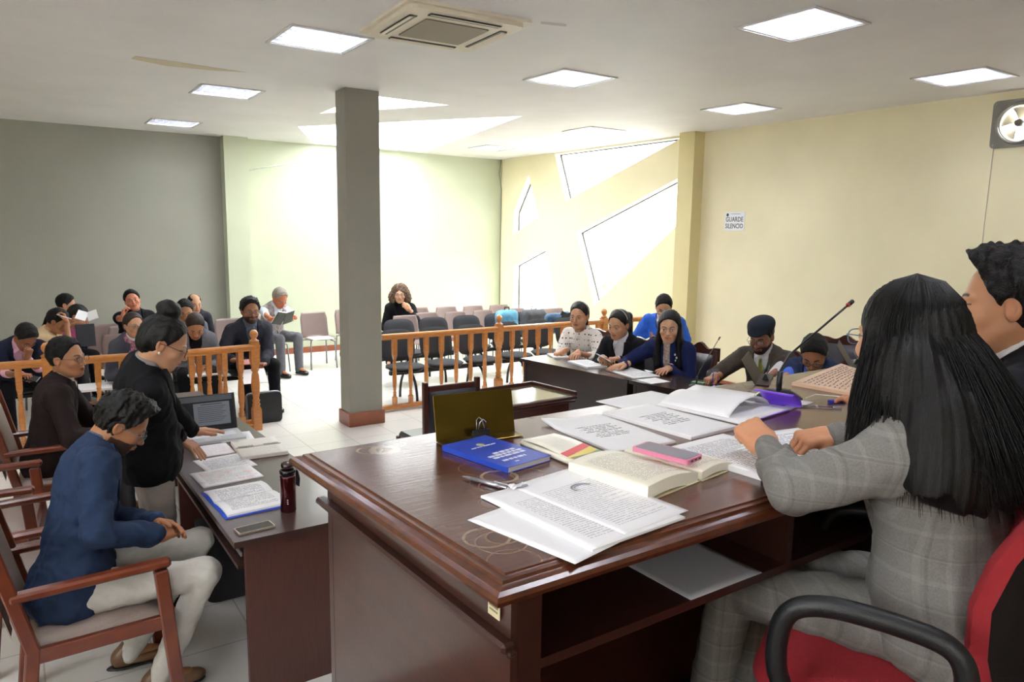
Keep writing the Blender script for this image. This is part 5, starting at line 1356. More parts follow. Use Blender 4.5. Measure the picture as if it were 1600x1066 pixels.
PEOPLE['judge'] = person('woman judge with very long black hair and a grey plaid suit, seen from behind', (1.605, .83, 1.835), face=100, look=(72, 3), hsc=.93, skin='#c4906c', hair='none', fem=True, hairm=M_hairlong, topm=PLAID, shirtm=PLAID, legm=PLAID, shoem=M_shoeblk, glasses=M_glasst,
    seat=1.14, pelvis=(1.66, .70, 1.235), handL=(1.545, 1.115, 1.53), handR=(1.80, 1.10, 1.525), poseL='fist', poseR='pen', fingL=(.15, .75, .35), fingR=(-.85, .35, -.1), palmL=(.5, .3, -.8), palmR=(-.2, .3, -1), elbowL=(1.34, .89, 1.525), elbowR=(1.93, .84, 1.47),
    knees=((1.48, 1.14, 1.16), (1.66, 1.18, 1.16)), feet=((1.46, 1.20, PLAT+.085), (1.66, 1.22, PLAT+.085)), h=.0055, hh=.0028, hemlen=.09, chestw=1.02, sc=1.0)
PEOPLE['male'] = person(table=True, label='young man judge in a black suit at the right picture edge, seen in profile', H=(2.19, .86, 1.885), face=100, look=(112, 4), skin='#b98563', hair='spiky', hairm=M_hairshort, topm=cloth('black_robe_suit', '#15161b'), shirtm=WHITE_SH, legm=BLK, shoem=M_shoeblk,
    seat=1.11, pelvis=(2.27, .66, 1.205), handL=(2.18, 1.20, 1.52), handR=(2.5, 1.20, 1.52), poseL='rest', poseR='rest', knees=((2.16, 1.05, 1.15), (2.36, 1.06, 1.15)), feet=((2.15, 1.10, PLAT+.085), (2.36, 1.10, PLAT+.085)), h=.0065, hh=.0032, chestw=1.05, sc=1.06, vneck=.16)
# long hair of the woman judge: a sculpted mass and separate strands
i_ = PEOPLE['judge']; HU = np.array((0, 0, 1.0)); ha = math.radians(86); HH = frame((math.cos(ha), math.sin(ha), 0), HU); hs_ = i_['hs']
def skull_to_hair(yaw0): return None
f = Field((-.24, -.34, -.46), (.24, .16, .19), .004)
f.add(ellp((0, -.018, .036), (.088, .104, .100)), 0)
f.add(ellp((0, -.075, -.07), (.100, .075, .14)), .05); f.add(ellp((-.03, -.150, -.20), (.160, .090, .15)), .06); f.add(ellp((-.03, -.185, -.28), (.165, .070, .13)), .05); f.add(ellp((-.10, -.075, -.12), (.055, .09, .13)), .04)
f.add(rcone((-.075, .010, .02), (-.100, -.01, -.14), .026, .040), .03); f.add(rcone((-.100, -.01, -.14), (-.150, -.04, -.26), .042, .034), .03)
f.add(rcone((.075, .010, .02), (.095, -.02, -.16), .026, .036), .03)
f.disp(lambda x, y, z: .0016*np.sin(np.arctan2(x, -y-.02)*34+1.2*np.sin(z*9))+.0009*np.sin(np.arctan2(x, -y-.02)*90+2*np.sin(z*13)))
f.cut(lambda x, y, z: -(z+.295+.012*np.sin(x*120)+.01*np.sin(x*47+1)+.25*np.maximum(np.abs(x)-.08, 0)*-1)+0*y)
cf, sf = math.cos(math.radians(14)), math.sin(math.radians(14))      # the face is turned a little against the hair mass
f.cut(lambda x, y, z: np.where(z > -.13, (y*cf+x*sf)-.050-.07*np.clip((z-.02)/.06, 0, 1), -1)+0*x)
V_, F_ = f.mesh(); hairo = rawmesh('hair', [(place(V_, HH, i_['H'], hs_), F_)], M_hairlong, i_['root'])
mb = MB(); rnd = random.Random(3)
for k in range(1400):
    a0 = rnd.uniform(-2.1, 1.7); L = rnd.uniform(.22, .355)-.07*max(0, abs(a0)-1.1); ph = rnd.uniform(0, 6); off = rnd.uniform(.0, .007); pts = []
    for q in range(11):
        t0 = q/10
        if t0 < .3:
            w = t0/.3; el = PI/2*(1-w); x = (.088+off)*math.sin(a0)*math.cos(el); y = -.018-(.104+off)*math.cos(a0)*math.cos(el); z = .036+(.100+off)*math.sin(el)
        else:
            w = (t0-.3)/.7; bk = max(0, math.cos(a0)); rx = .089+.095*w+off; ry = .104+off
            x = rx*math.sin(a0)+.004*math.sin(ph+w*7); y = -.018-ry*math.cos(a0)-(.150*bk+.03)*w**.8; z = .036-L*w
        pts.append((x, y, z))
    W_ = place(np.array(pts), HH, i_['H'], hs_); r0 = rnd.uniform(.0006, .0014); n = len(pts)
    mb.tube([tuple(p) for p in W_], [r0]*(n-1)+[.0003], 4)
mb.build('hair_strand', M_hairlong, i_['root'])['kind'] = 'stuff'

# ---- seats placed under their sitters
def seat_under(src, who, label, group, off=.0, turn=0.0):
    i_ = PEOPLE[who]; a = math.atan2(i_['F'][1], i_['F'][0])+turn; c = i_['pel']-i_['F']*off
    return dup(src, (c[0], c[1], 0), a, label, group)
i_ = PEOPLE['brown']; seat_under(ac, 'brown', 'wooden armchair holding the man in the dark brown blazer', G1, -.06)
for who, lab in (('dots', 'dark armchair holding the woman in the dotted sweater'), ('blackbl', 'dark armchair holding the seated woman in the black blazer'), ('navy', 'dark armchair holding the woman in the navy cardigan'),
                 ('cap', 'dark armchair holding the man in the flat cap'), ('blue2', 'dark armchair holding the bowed man in the blue shirt')): 
    d_ = seat_under(dc, who, lab, G2, -.05); d_.rotation_euler[2] = PI      # these chairs stand square to the tables
for who, lab in (('suit', 'plastic chair holding the young man in the bright blue suit'), ('old', 'plastic chair under the grey-haired man who reads'), ('curly', 'plastic chair under the curly-haired woman'), ('wall', 'plastic chair under the man leaning on the grey wall'),
                 ('man10', 'plastic chair under the short-haired man behind the writing woman'), ('bald', 'plastic chair under the mostly hidden balding man'), ('behind', 'plastic chair under the dark-haired person by the grey wall'),
                 ('pink', 'plastic chair under the person in the pink top'), ('beige', 'plastic chair under the person in the beige top')): seat_under(sh0, who, lab, G4, .02, PI/2)
def row_under(names, label, pick):
    """a three-seat row whose seat number pick lies under the first of the names"""
    y = sum(PEOPLE[n]['pel'][1] for n in names)/len(names); x = PEOPLE[names[0]]['pel'][0]-pick*.54
    return dup(b3, (x, y, 0), 0, label, G3)
row_under(['beard', 'writer'], 'charcoal linked seats holding the bearded man and the woman writing in her notebook', 2)
row_under(['bow'], 'charcoal linked seats holding the man in navy bent far forward', 2)
seat_under(sh0, 'edge', 'plastic chair under the person in black cut off by the picture edge', G4, .02, PI/2)
# ================================================================ papers and things on the tables
def paper_mat(name, style='text', base='#f4f4f6', ink='#55565c', lines=34, cols=60, margin=.12, top=.12, bottom=.10, strength=.75, tint=None):
    if name in MATS: return MATS[name]
    m = bpy.data.materials.new(name); m.use_nodes = True; t = NT(m)
    tc = t.n('ShaderNodeTexCoord'); sp = t.n('ShaderNodeSeparateXYZ'); t.l(tc.outputs['Generated'], sp.inputs[0]); x, y = sp.outputs[0], sp.outputs[1]
    t.b.inputs['Roughness'].default_value = .55
    if style == 'blank': t.b.inputs['Base Color'].default_value = srgb(base)
    else:
        fy = t.m('FRACT', t.m('MULTIPLY', y, lines)); line = t.m('MULTIPLY', t.m('GREATER_THAN', fy, .30), t.m('LESS_THAN', fy, .74))
        row = t.m('FLOOR', t.m('MULTIPLY', y, lines)); cb = t.n('ShaderNodeCombineXYZ'); t.l(t.m('MULTIPLY', x, cols), cb.inputs[0]); t.l(t.m('MULTIPLY', row, 7.3), cb.inputs[1])
        n = t.n('ShaderNodeTexNoise'); n.inputs['Scale'].default_value = 1.0; n.inputs['Detail'].default_value = 1; t.l(cb.outputs[0], n.inputs['Vector'])
        word = t.m('GREATER_THAN', n.outputs['Fac'], .44)
        wn = t.n('ShaderNodeTexWhiteNoise'); wn.noise_dimensions = '1D'; t.l(row, wn.inputs['W'])
        if style == 'title':
            half = t.m('MULTIPLY_ADD', wn.outputs['Value'], .16, .16); mx = t.m('LESS_THAN', t.m('ABSOLUTE', t.m('SUBTRACT', x, .5)), half)
        else: mx = t.m('MULTIPLY', t.m('GREATER_THAN', x, margin), t.m('LESS_THAN', x, t.m('SUBTRACT', 1-margin, t.m('MULTIPLY', t.m('GREATER_THAN', wn.outputs['Value'], .8), .3))))
        my = t.m('MULTIPLY', t.m('GREATER_THAN', y, bottom), t.m('LESS_THAN', y, 1-top))
        k = t.m('MULTIPLY', t.m('MULTIPLY', t.m('MULTIPLY', line, word), t.m('MULTIPLY', mx, my)), strength)
        c = t.mix(k, srgb(base), srgb(ink))
        if tint:
            n2 = t.n('ShaderNodeTexNoise'); n2.inputs['Scale'].default_value = 5; t.l(tc.outputs['Generated'], n2.inputs['Vector'])
            c = t.mix(t.m('MULTIPLY', t.m('GREATER_THAN', n2.outputs['Fac'], .60), .35), c, srgb(tint))
        t.l(c, t.b.inputs['Base Color'])
    MATS[name] = m; return m
PT = paper_mat('printed_page', 'text'); PTI = paper_mat('title_page', 'title', lines=26, cols=46, top=.30, bottom=.34, ink='#33343a', strength=.85)
PB = paper_mat('blank_page', 'blank'); PH = paper_mat('handwritten_page', 'text', ink='#5b6aa0', lines=22, cols=40, strength=.6); PHL = paper_mat('highlighted_page', 'text', ink='#777', lines=28, tint='#f3a9a0', strength=.5)
PY_ = paper_mat('cream_book_page', 'text', base='#f3eedb', lines=38, ink='#77756c', strength=.6)
def quadframe(q):
    """four corners p0 (near), p1 (x end), p2, p3 (y end) -> origin, angle, w, h"""
    p0, p1, p2, p3 = [Vector((p[0], p[1])) for p in q]; ux = ((p1-p0)+(p2-p3))/2; uy = ((p3-p0)+(p2-p1))/2; w, h = ux.length, uy.length
    a = math.atan2(ux.y, ux.x); c = (p0+p1+p2+p3)/4
    return c, a, w, h, (ux.x*uy.y-ux.y*uy.x) < 0
def sheetobj(name, label, cat, q, z, th, m, w=None, h=None, curl=None, group=None, parent=None, edge=None):
    c, a, W_, H_, flip = quadframe(q); w = w or W_; h = h or H_
    mb = MB(); curl = curl or (lambda u, v: 0)
    mb.sheet(lambda u, v: ((u-.5)*w, (v-.5)*h, th+curl(u, v)), 14, 14, th)
    o = mb.build(name, m, parent); o.location = (c.x, c.y, z+.0005); o.rotation_euler = (0, 0, a)
    if parent is None: tag(o, label, cat, group)
    return o
def qz(pts, z): return [P(px, py, z) for px, py in pts]
ZB = ZT
# big papers in the foreground (text reads from the far side)
c1 = lambda u, v: .012*max(0, u-.82)**1.2*6*(v) + .004*math.sin(u*3)
sheetobj('paper_sheet', 'lowest white sheet under the printed letters at the front edge of the bench', 'paper', [(.735, 1.235), (.79, .962), (1.09, 1.0), (1.03, 1.28)], ZB, .0008, PB)
sheetobj('letter_stack', 'stack of printed letters lying under the sheet with the round seal', 'papers', [(.875, .975), (1.125, .99), (1.085, 1.34), (.80, 1.315)], ZB+.0012, .005, paper_mat('letter_page', 'text', lines=40, cols=70, top=.22, strength=.4))
L = sheetobj('letter_sheet', 'single letter with a grey round seal overlapping the big letter stack, right of the first', 'paper', [(.93, .985), (1.135, 1.01), (1.125, 1.35), (.93, 1.335)], ZB+.007, .0006, paper_mat('letter_page', 'text'), curl=lambda u, v: .006*u*v)
mb = MB(); mb.tube([(.030*math.cos(a), .022*math.sin(a), 0) for a in np.linspace(.2, 3.6, 16)], .0025, 5, flat=.1); mb.tube([(.022*math.cos(a), .015*math.sin(a), 0) for a in np.linspace(0, 3.8, 16)], .0014, 5, flat=.1)
s_ = mb.build('seal', mat('grey_print', '#9a9ba6'), L); s_.location = (.02, .06, .0045)
mb = MB(); mb.ell((0, 0, 0), (.018, .006, .0003), n=14, m=4); mb.ell((.012, .006, 0), (.009, .004, .0003), n=10, m=4)
s_ = mb.build('letterhead', mat('grey_print', '#9a9ba6'), L); s_.location = (-.085, .15, .0022)
# blue book
q = qz([(700, 698), (797, 733), (850, 713), (757, 686)], ZB+.01); c, a, w, h, _ = quadframe(q)
bk = thing('blue_book', 'thin blue paperback with white title lettering lying before the brass nameplate', 'book', (c.x, c.y, ZB+.0005), a)
w, h = .255, .155
mb = MB(); mb.box((0, 0, .0075), (w-.006, h-.004, .012)); mb.build('pages', mat('book_pages', '#d8d4cc', rough=.8, bump=.3, bscale=600, stretch=(1, 1, 20)), bk)
mb = MB(); mb.box((0, 0, .0142), (w, h, .0012), bev=.0004); mb.box((0, 0, .0008), (w, h, .0012), bev=.0004); mb.box((0, -h/2, .0075), (w, .0016, .0145)); mb.build('cover', mat('blue_cover', '#2546b0', rough=.3, var=.1, vscale=10), bk)
M_ct = mat('cover_lettering', '#e9edf8', rough=.5)
# the cover lettering cannot be read in the photo: white rows of word-like marks only, no invented words
rnd = random.Random(11)
for x, y, wd_, ht in ((-.048, .0, .085, .005), (.020, .010, .075, .011), (.036, .0, .115, .011), (.052, .0, .110, .011), (.080, -.010, .080, .011), (.103, -.02, .018, .005)):
    mb = MB(); q_ = -wd_/2
    while q_ < wd_/2-.003:
        l_ = min(rnd.uniform(.010, .024), wd_/2-q_); mb.box((x, y+q_+l_/2, .0153), (ht, l_, .0004)); q_ += l_+.004
    mb.build('title_lettering', M_ct, bk)
mb = MB(); mb.lathe([(.012, 0), (.012, .0004), (0, .0005)], (-.065, .004, .0150), 16); mb.build('emblem', mat('gold_emblem', '#a8a37a', rough=.5), bk)
# flag booklet
q = qz([(828, 692), (905, 724), (938, 710), (862, 685)], ZB+.01); c, a, w, h, _ = quadframe(q)
bk = thing('worn_booklet', 'small worn booklet with red, yellow and green stripes across the cover', 'book', (c.x, c.y, ZB+.0005), a); w, h = .225, .115
mb = MB(); mb.box((0, 0, .009), (w-.006, h-.004, .016), bev=.003); mb.build('pages', mat('old_pages', '#a59b80', rough=.8, bump=.4, bscale=500), bk)
mb = MB(); mb.sheet(lambda u, v: ((u-.5)*w, (v-.5)*h, .019+.003*math.sin(u*5)), 10, 4, .0012); mb.box((0, 0, .0006), (w, h, .001)); mb.tube([(-w/2, -h/2, .009), (w/2, -h/2, .009)], .008, 8, flat=1); mb.build('cover', mat('cream_cover', '#ece8d8', rough=.4, var=.06, vscale=30), bk)
for k, (nm, cc) in enumerate((('red', '#d8434a'), ('yellow', '#ead65a'), ('green', '#4f9f72'))):
    x0 = .012+k*.030
    mb = MB(); mb.sheet(lambda u, v: (x0+u*.028+(1-v)*.05*.7, (v-.5)*h*.96, .0198+.003*math.sin(((x0+u*.028+(1-v)*.035)/w+.5)*5)), 4, 6); mb.build(nm+'_stripe', mat('cover_'+nm, cc, rough=.4), bk)
# titled bundles and others on the bench
cu = lambda u, v: .018*max(0, v-.78)*max(0, .4-u)*8
sheetobj('document_bundle', 'stapled bundle with a short title, far corner curled up, beyond the flag booklet', 'papers', [(1.288, 1.41), (1.528, 1.405), (1.55, 1.75), (1.338, 1.775)], ZB, .006, PTI, curl=cu)
sheetobj('document_bundle', 'bundle with a bold centred title between the curled bundle and the purple folder', 'papers', [(1.568, 1.395), (1.79, 1.41), (1.80, 1.77), (1.58, 1.76)], ZB, .009, PTI)
sheetobj('document_sheet', 'plain white sheet lying along the far edge of the bench left of the purple folder', 'paper', [(1.66, 1.70), (1.95, 1.74), (2.0, 1.93), (1.70, 1.92)], ZB+.0, .002, PB)
pf = thing('purple_folder', 'open file with a rolled purple cover and white pages beside the big microphone', 'folder', (0, 0, 0))
A, B, C_, D_ = Vector((1.815, 1.76, ZB)), Vector((1.85, 1.43, ZB)), Vector((2.33, 1.50, ZB)), Vector((2.20, 1.93, ZB))
def bil(u, v): return A*(1-u)*(1-v)+B*(1-u)*v+C_*u*v+D_*u*(1-v)
mb = MB(); mb.sheet(lambda u, v: bil(.0+u, v)+Vector((0, 0, .004)), 8, 8, .003); mb.build('back_pages', PB, pf)
def roll(u, v, dz=0):     # page block folded over, rising and rolling at the near right end
    p = bil(.05+.60*u, .02+.80*v); return p+Vector((0, 0, .010+.045*math.sin(PI*min(1, u*1.0))**.7*(.35+.65*v)+dz))
mb = MB(); mb.sheet(lambda u, v: roll(u, v), 16, 10, .003); mb.build('turned_pages', PB, pf)
mb = MB(); mb.sheet(lambda u, v: roll(.0+u, .80+.22*v, .003), 16, 4, .001)
M_pur = mat('purple_card', '#7a4bd6', rough=.35)
def rl(u, v):
    a_ = -.6+u*3.6; p = bil(.62+.10*(1-math.cos(a_))*.5, .70+.34*v); return p+Vector((.020*math.sin(a_), .0, .032+.026*math.cos(a_)))
mb2 = MB(); mb2.sheet(rl, 16, 6, .001); mb2.sheet(lambda u, v: bil(.70+.28*u, .72+.2*v)+Vector((0, 0, .0055)), 4, 4, .001)
mb2.sheet(lambda u, v: bil(.02+.6*u, 1.0+.02*v)+Vector((0, 0, .005)), 4, 2, .001); mb2.build('purple_cover', M_pur, pf)
# law books open
def openbook(label, q, thick, m, pg, tabs=(), w=None, h=None):
    c, a, W_, H_, _ = quadframe(q); w = w or W_; h = h or H_
    t = thing('open_book', label, 'book', (c.x, c.y, ZB+.0005), a)
    mb = MB(); mb.sheet(lambda u, v: ((u-.5)*w, (v-.5)*h, thick*(1-.35*abs(u-.0)**3)+.006*math.sin(PI*u)), 14, 6, thick*.9); mb.build('pages', m, t)
    mb = MB(); mb.box((0, 0, .0008), (w+.008, h+.008, .0016)); mb.build('cover', pg, t)
    for k, (x, y, cc) in enumerate(tabs):
        mb = MB(); mb.box((x, y, thick*.98), (.03, .012, .0008)); mb.build('sticky_tab', mat('tab_'+cc[1:], cc, rough=.5), t)
    return t
M_cov = mat('book_cover_pale', '#c9c2a0', rough=.5)
ob = openbook('thick open law book with yellowish page edges and an orange tab, centre of the bench', [(1.127, 1.112), (1.30, 1.145), (1.275, 1.36), (1.118, 1.339)], .034, PY_, M_cov, w=.20, h=.235)
mb = MB(); mb.box((.101, .0, .020), (.001, .02, .007)); mb.build('orange_tab', mat('orange_tab', '#f0a070', rough=.5), ob)
openbook('second open law book with blue sticky tabs, partly under the pink phone', [(1.335, 1.135), (1.46, 1.16), (1.445, 1.39), (1.315, 1.375)], .022, PY_, M_cov, tabs=((.02, .06, '#5fc3de'), (.045, .02, '#5fc3de')), w=.145, h=.235)
sheetobj('case_file', 'thick paper file with blue tab marks directly in front of the woman judge', 'papers', [(1.43, 1.06), (1.68, 1.08), (1.70, 1.36), (1.47, 1.35)], ZB, .014, PT)
sheetobj('notes_sheet', 'upper white sheet under the hand that holds the pink highlighter', 'paper', [(1.66, 1.08), (1.90, 1.05), (1.98, 1.30), (1.72, 1.36)], ZB, .004, PH)
mb = MB(); mb.box((.0, 0, .0), (.004, .07, .0008)); o = mb.build('sticky_tab', mat('tab_5fc3de', '#5fc3de', rough=.5)); o.location = (1.455, 1.30, ZB+.016); o.rotation_euler = (0, 0, .3); tag(o, 'long pale blue page marker on the file before the woman judge', 'page marker')
ph = thing('pink_phone', 'phone in a pink case lying across the two open law books', 'phone', (1.315, 1.235, ZB+.043), math.radians(102))
mb = MB(); mb.prism(rc([(-.08, -.038), (.08, -.038), (.08, .038), (-.08, .038)], .012), 0, .011); mb.build('case', mat('pink_silicone', '#d87f9f', rough=.4), ph)
mb = MB(); mb.prism(rc([(-.074, -.033), (.074, -.033), (.074, .033), (-.074, .033)], .008), .0108, .0116); mb.build('screen', mat('grey_screen', '#8d8a98', rough=.08), ph)
for k in range(3):
    mb = MB(); mb.box((-.0802, -.02+.018*k, .0055), (.001, .01, .004)); mb.build('port', M_black, ph)
def pen(label, a, b, z, parts, r=.0045, lift=.0):
    a = Vector((a[0], a[1], 0)); b = Vector((b[0], b[1], 0)); d = (b-a); Lg = d.length; t = thing('pen', label, 'pen', (a.x, a.y, z+r), math.atan2(d.y, d.x)); 
    for nm, s, e, r0, r1, m in parts:
        mb = MB(); mb.tube([(s*Lg, 0, lift*s), (e*Lg, 0, lift*e)], [r0, r1], 10); mb.build(nm, m, t)
    return t
M_silver = mat('silver_pen_metal', '#b9bac0', rough=.25, metal=.8); M_clear = glassmat('clear_plastic', (.85, .86, .9, 1), .25, .1); M_bluep = mat('blue_plastic', '#2a2a9a', rough=.3)
pn = pen('silver ballpoint pen with grey tip lying on the varnished bench top near the ring stains', (.858, 1.455), (.905, 1.325), ZB, [('tip', 0, .18, .0012, .0045, mat('grey_tip', '#707078', rough=.4)), ('barrel', .18, .96, .0055, .0058, M_silver), ('button', .96, 1.0, .0045, .003, M_silver)], .0058)
mb = MB(); mb.box((.115, 0, .008), (.04, .003, .002)); mb.build('clip', M_silver, pn)
mb = MB(); mb.sheet(lambda u, v: ((u-.5)*.045, (v-.5)*.03, .004+.008*math.sin(u*7)*math.sin(v*6+1)**2), 10, 8); o = mb.build('tissue', PB); o.location = (.93, 1.325, ZB+.003); tag(o, 'crumpled scrap of white tissue at the end of the silver pen', 'tissue')
pen('transparent ballpoint pen with black cap by the purple folder', (2.225, 1.50), (2.335, 1.395), ZB, [('cap', 0, .12, .003, .0045, M_black), ('barrel', .12, .8, .004, .004, M_clear), ('refill', .1, .85, .0015, .0015, M_black), ('end_cap', .8, 1, .0045, .0045, M_clear)], .0045)
pen('pen with blue cap and pale barrel beyond the transparent pen', (2.375, 1.47), (2.47, 1.43), ZB, [('cap', 0, .62, .006, .006, M_bluep), ('barrel', .62, 1.3, .005, .004, mat('pale_barrel', '#cfc9bd', rough=.4))], .006)
i_ = PEOPLE['judge']; T_, Rh = i_['wr'][1]; a_ = T_+Rh[1]*.10-Rh[2]*.035+Rh[0]*-.05; b_ = a_+np.array((-.10, .02, .005))
mb = MB(); mb.tube([tuple(a_+(a_-b_)*.35), tuple(b_)], .0055, 10); o = mb.build('highlighter', mat('pink_highlighter', '#e58fb0', rough=.35)); tag(o, 'pink highlighter held between the hands of the woman judge', 'highlighter')
def heldpen(who, s, label, m, dirv, L=.12, off=(.045, .085, -.045)):
    i_ = PEOPLE[who]; T_, Rh = i_['wr'][s]; o_ = np.array(off); c = T_+Rh[0]*(o_[0]*(-1 if s > 0 else 1))+Rh[1]*o_[1]+Rh[2]*o_[2]; d = np.array(dirv, float); d /= np.linalg.norm(d)
    mb = MB(); mb.tube([tuple(c-d*.03), tuple(c-d*.02), tuple(c+d*L)], [.001, .004, .004], 8); tag(mb.build('pen', m), label, 'pen')
M_whitep = mat('white_pen_plastic', '#e9e9ec', rough=.3)
heldpen('beige', 1, 'white pen in the raised hand of the person in the beige top', M_whitep, (.8, -.3, -.3))
heldpen('writer', 1, 'white pen in the writing hand of the woman in the grey jacket', M_whitep, (-.3, .1, .9))
heldpen('suit', 1, 'white pen held by the young man in the bright blue suit', M_whitep, (-.4, 0, .8))
heldpen('cap', 1, 'blue-topped pen upright in the hand of the man in the flat cap', M_bluep, (0, 0, 1), .13)
# envelope
q = [(2.56, 1.50), (2.95, 1.62), (3.08, 1.86), (2.54, 1.735)]
en = thing('manila_envelope', 'large manila envelope covered in handwriting, right of the big microphone', 'envelope', (0, 0, 0))
E0, E1, E2, E3 = [Vector((x, y, ZB+.012)) for x, y in q]
eb = lambda u, v: E0*(1-u)*(1-v)+E1*u*(1-v)+E2*u*v+E3*(1-u)*v
mb = MB(); mb.sheet(lambda u, v: eb(u, v)+Vector((0, 0, .012*math.sin(PI*u)*(1-v)+.01*u)), 12, 8, .012); mb.build('envelope_body', mat('manila_paper', '#e0bfa0', rough=.6, var=.05), en)
mb = MB(); rnd = random.Random(5)
for r_ in range(9):
    u = .06
    while u < .9:
        du = rnd.uniform(.02, .07); v = .12+.09*r_+rnd.uniform(-.01, .01)
        pts = [eb(min(u+du*k/4, .96), v+.012*math.sin(k*2.4))+Vector((0, 0, .012*math.sin(PI*(u+du*k/4))*(1-v)+.01*(u+du*k/4)+.0008)) for k in range(5)]
        mb.tube(pts, .0009, 4); u += du+rnd.uniform(.015, .04)
mb.build('handwriting', mat('pen_ink', '#5c5a78', rough=.6), en)['kind'] = 'stuff'
mb = MB(); mb.box((2.75, 1.64, ZB+.006), (.34, .20, .010), rot=Euler((0, 0, .3)).to_matrix()); tag(mb.build('black_folder', M_black), 'flat black folder under the manila envelope', 'folder')
# brass nameplates with clips
M_brass = mat('brushed_brass', '#6a5822', rough=.3, metal=.9, var=.2, vscale=5, bump=.05, bscale=30)
def nameplate(label, x, y, rz, dark=False, lean=12, w=.25, h=.128):
    t = thing('nameplate', label, 'nameplate', (x, y, ZB), rz, 'brass tent nameplates on the bench')
    m = M_brass if not dark else mat('brass_dark_reflection', '#2a1a10', rough=.5, spec=.25, var=.2)  # same brass plates; their dark reflection is put into the base colour
    R_ = Euler((math.radians(-lean), 0, 0)).to_matrix()
    mb = MB(); mb.box(R_ @ Vector((0, 0, h/2))+Vector((0, 0, .003)), (w, .003, h), rot=R_, bev=.001); mb.build('plate', m, t)
    mb = MB(); mb.box((0, -.025, .003), (w, .055, .003), bev=.001); mb.build('foot', m, t)
    mb = MB(); mb.prism([(-.013, 0), (.013, 0), (.003, .024), (-.003, .024)], -.026, .026, fr=lambda v: Vector((v.z, v.x-.03, v.y+.006))); mb.build('clip_body', M_black, t)
    for s in (-1, 1):
        mb = MB(); mb.tube([(-.012, -.03+s*.004, .028), (-.009, -.028+s*.012, .055), (0, -.027+s*.014, .062), (.009, -.028+s*.012, .055), (.012, -.03+s*.004, .028)], .0012, 6); mb.build('clip_wire', M_silver, t)
    return t
nameplate('brass nameplate with a black binder clip behind the blue book, nearest of the plates', 1.075, 1.745, math.radians(-6))
nameplate('brass nameplate with a painted dark reflection, tilted beside the big microphone', 2.52, 1.88, math.radians(32), True, 32, .26, .11)
nameplate('brass nameplate with a painted dark reflection and shiny clip standing beyond the manila envelope', 3.22, 1.90, math.radians(30), True, 32, .26, .11)
# microphones
def mic(label, base, z, head, big=True):
    t = thing('desk_microphone', label, 'microphone', (base[0], base[1], z)); s = 1 if big else .8
    R_ = math.radians(-40)
    def dome(u, v):
        a = 2*PI*v; r = u; x = .085*r*math.cos(a); y = .062*r*math.sin(a); return Vector((x*math.cos(R_)-y*math.sin(R_), x*math.sin(R_)+y*math.cos(R_), .032*(1-r**2.4)+.006))*s
    mb = MB(); mb.sheet(dome, 10, 28, .004); mb.build('base', mat('satin_black_plastic', '#1e1f22', rough=.25), t)
    H_ = Vector(head)-Vector((base[0], base[1], z)); k0 = Vector((0, 0, .10*s)); k1 = Vector((.015, 0, .13*s))+H_*.08
    mb = MB(); mb.tube([(0, 0, .02*s), (0, 0, .10*s)], .0105*s, 12); mb.build('stem_socket', M_black, t)
    pts = [Vector((0, 0, .09*s)), k0, k1]; pts += [k1.lerp(H_, q)+Vector((0, 0, .0)) for q in (.15, .4, .7, .93)]
    mb = MB(); mb.tube(pts, .0042*s, 8); mb.build('gooseneck', M_bmetal, t)
    mb = MB(); mb.tube([pts[-1], H_], .0085*s, 12); mb.build('capsule', M_black, t)
    rg = pts[-1]; mb = MB(); mb.tube([rg-(H_-rg)*.12, rg], .009*s, 12); mb.build('light_ring', mat('red_ring', '#b04038', rough=.4), t)
    mb = MB(); mb.box((.03, -.02, .033*s), (.014, .008, .003), rot=(0, 0, R_)); mb.build('button', mat('grey_button', '#55565a'), t)
    return t
mh = PY(1332, 471, 1.62)
mic('large gooseneck microphone on a black domed base in the middle of the bench', (2.288, 1.615), ZB, (mh.x, mh.y, mh.z))
mb = MB(); mb.tube([(2.36, 1.55, ZB+.006), (2.42, 1.55, ZB+.012), (2.50, 1.50, ZB+.004), (2.60, 1.46, ZB+.004)], .0018, 6); tag(mb.build('white_wire', M_white), 'thin white wire running from the big microphone to the right', 'wire')
m2 = PY(1125, 527, 4.30)
mic('slim gooseneck microphone standing on the right table before the capped man', (4.73, 4.14), .80, (m2.x, m2.y, m2.z), False)
# sheet on shelf, right-hand monitor and documents
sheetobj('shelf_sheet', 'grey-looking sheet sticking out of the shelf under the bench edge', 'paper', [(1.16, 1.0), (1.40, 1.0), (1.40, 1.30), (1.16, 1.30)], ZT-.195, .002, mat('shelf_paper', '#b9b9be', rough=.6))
mo = thing('screen', 'black slanted rectangular panel with rounded corners between the two judges', 'screen', (3.30, 1.50, ZB), math.radians(-35))
mb = MB(); mb.box((0, 0, .17), (.40, .03, .26), rot=(math.radians(-10), 0, 0), bev=.008); mb.build('screen_case', M_pblack, mo)
mb = MB(); mb.box((0, 0, .03), (.05, .03, .08)); mb.lathe([(.10, 0), (.10, .008), (.02, .014)], n=20); mb.build('stand', M_pblack, mo)
sheetobj('document_sheet', 'white documents on the bench behind the black slanted panel', 'papers', [(3.25, 1.70), (3.6, 1.74), (3.6, 1.93), (3.25, 1.9)], ZB, .02, PT)
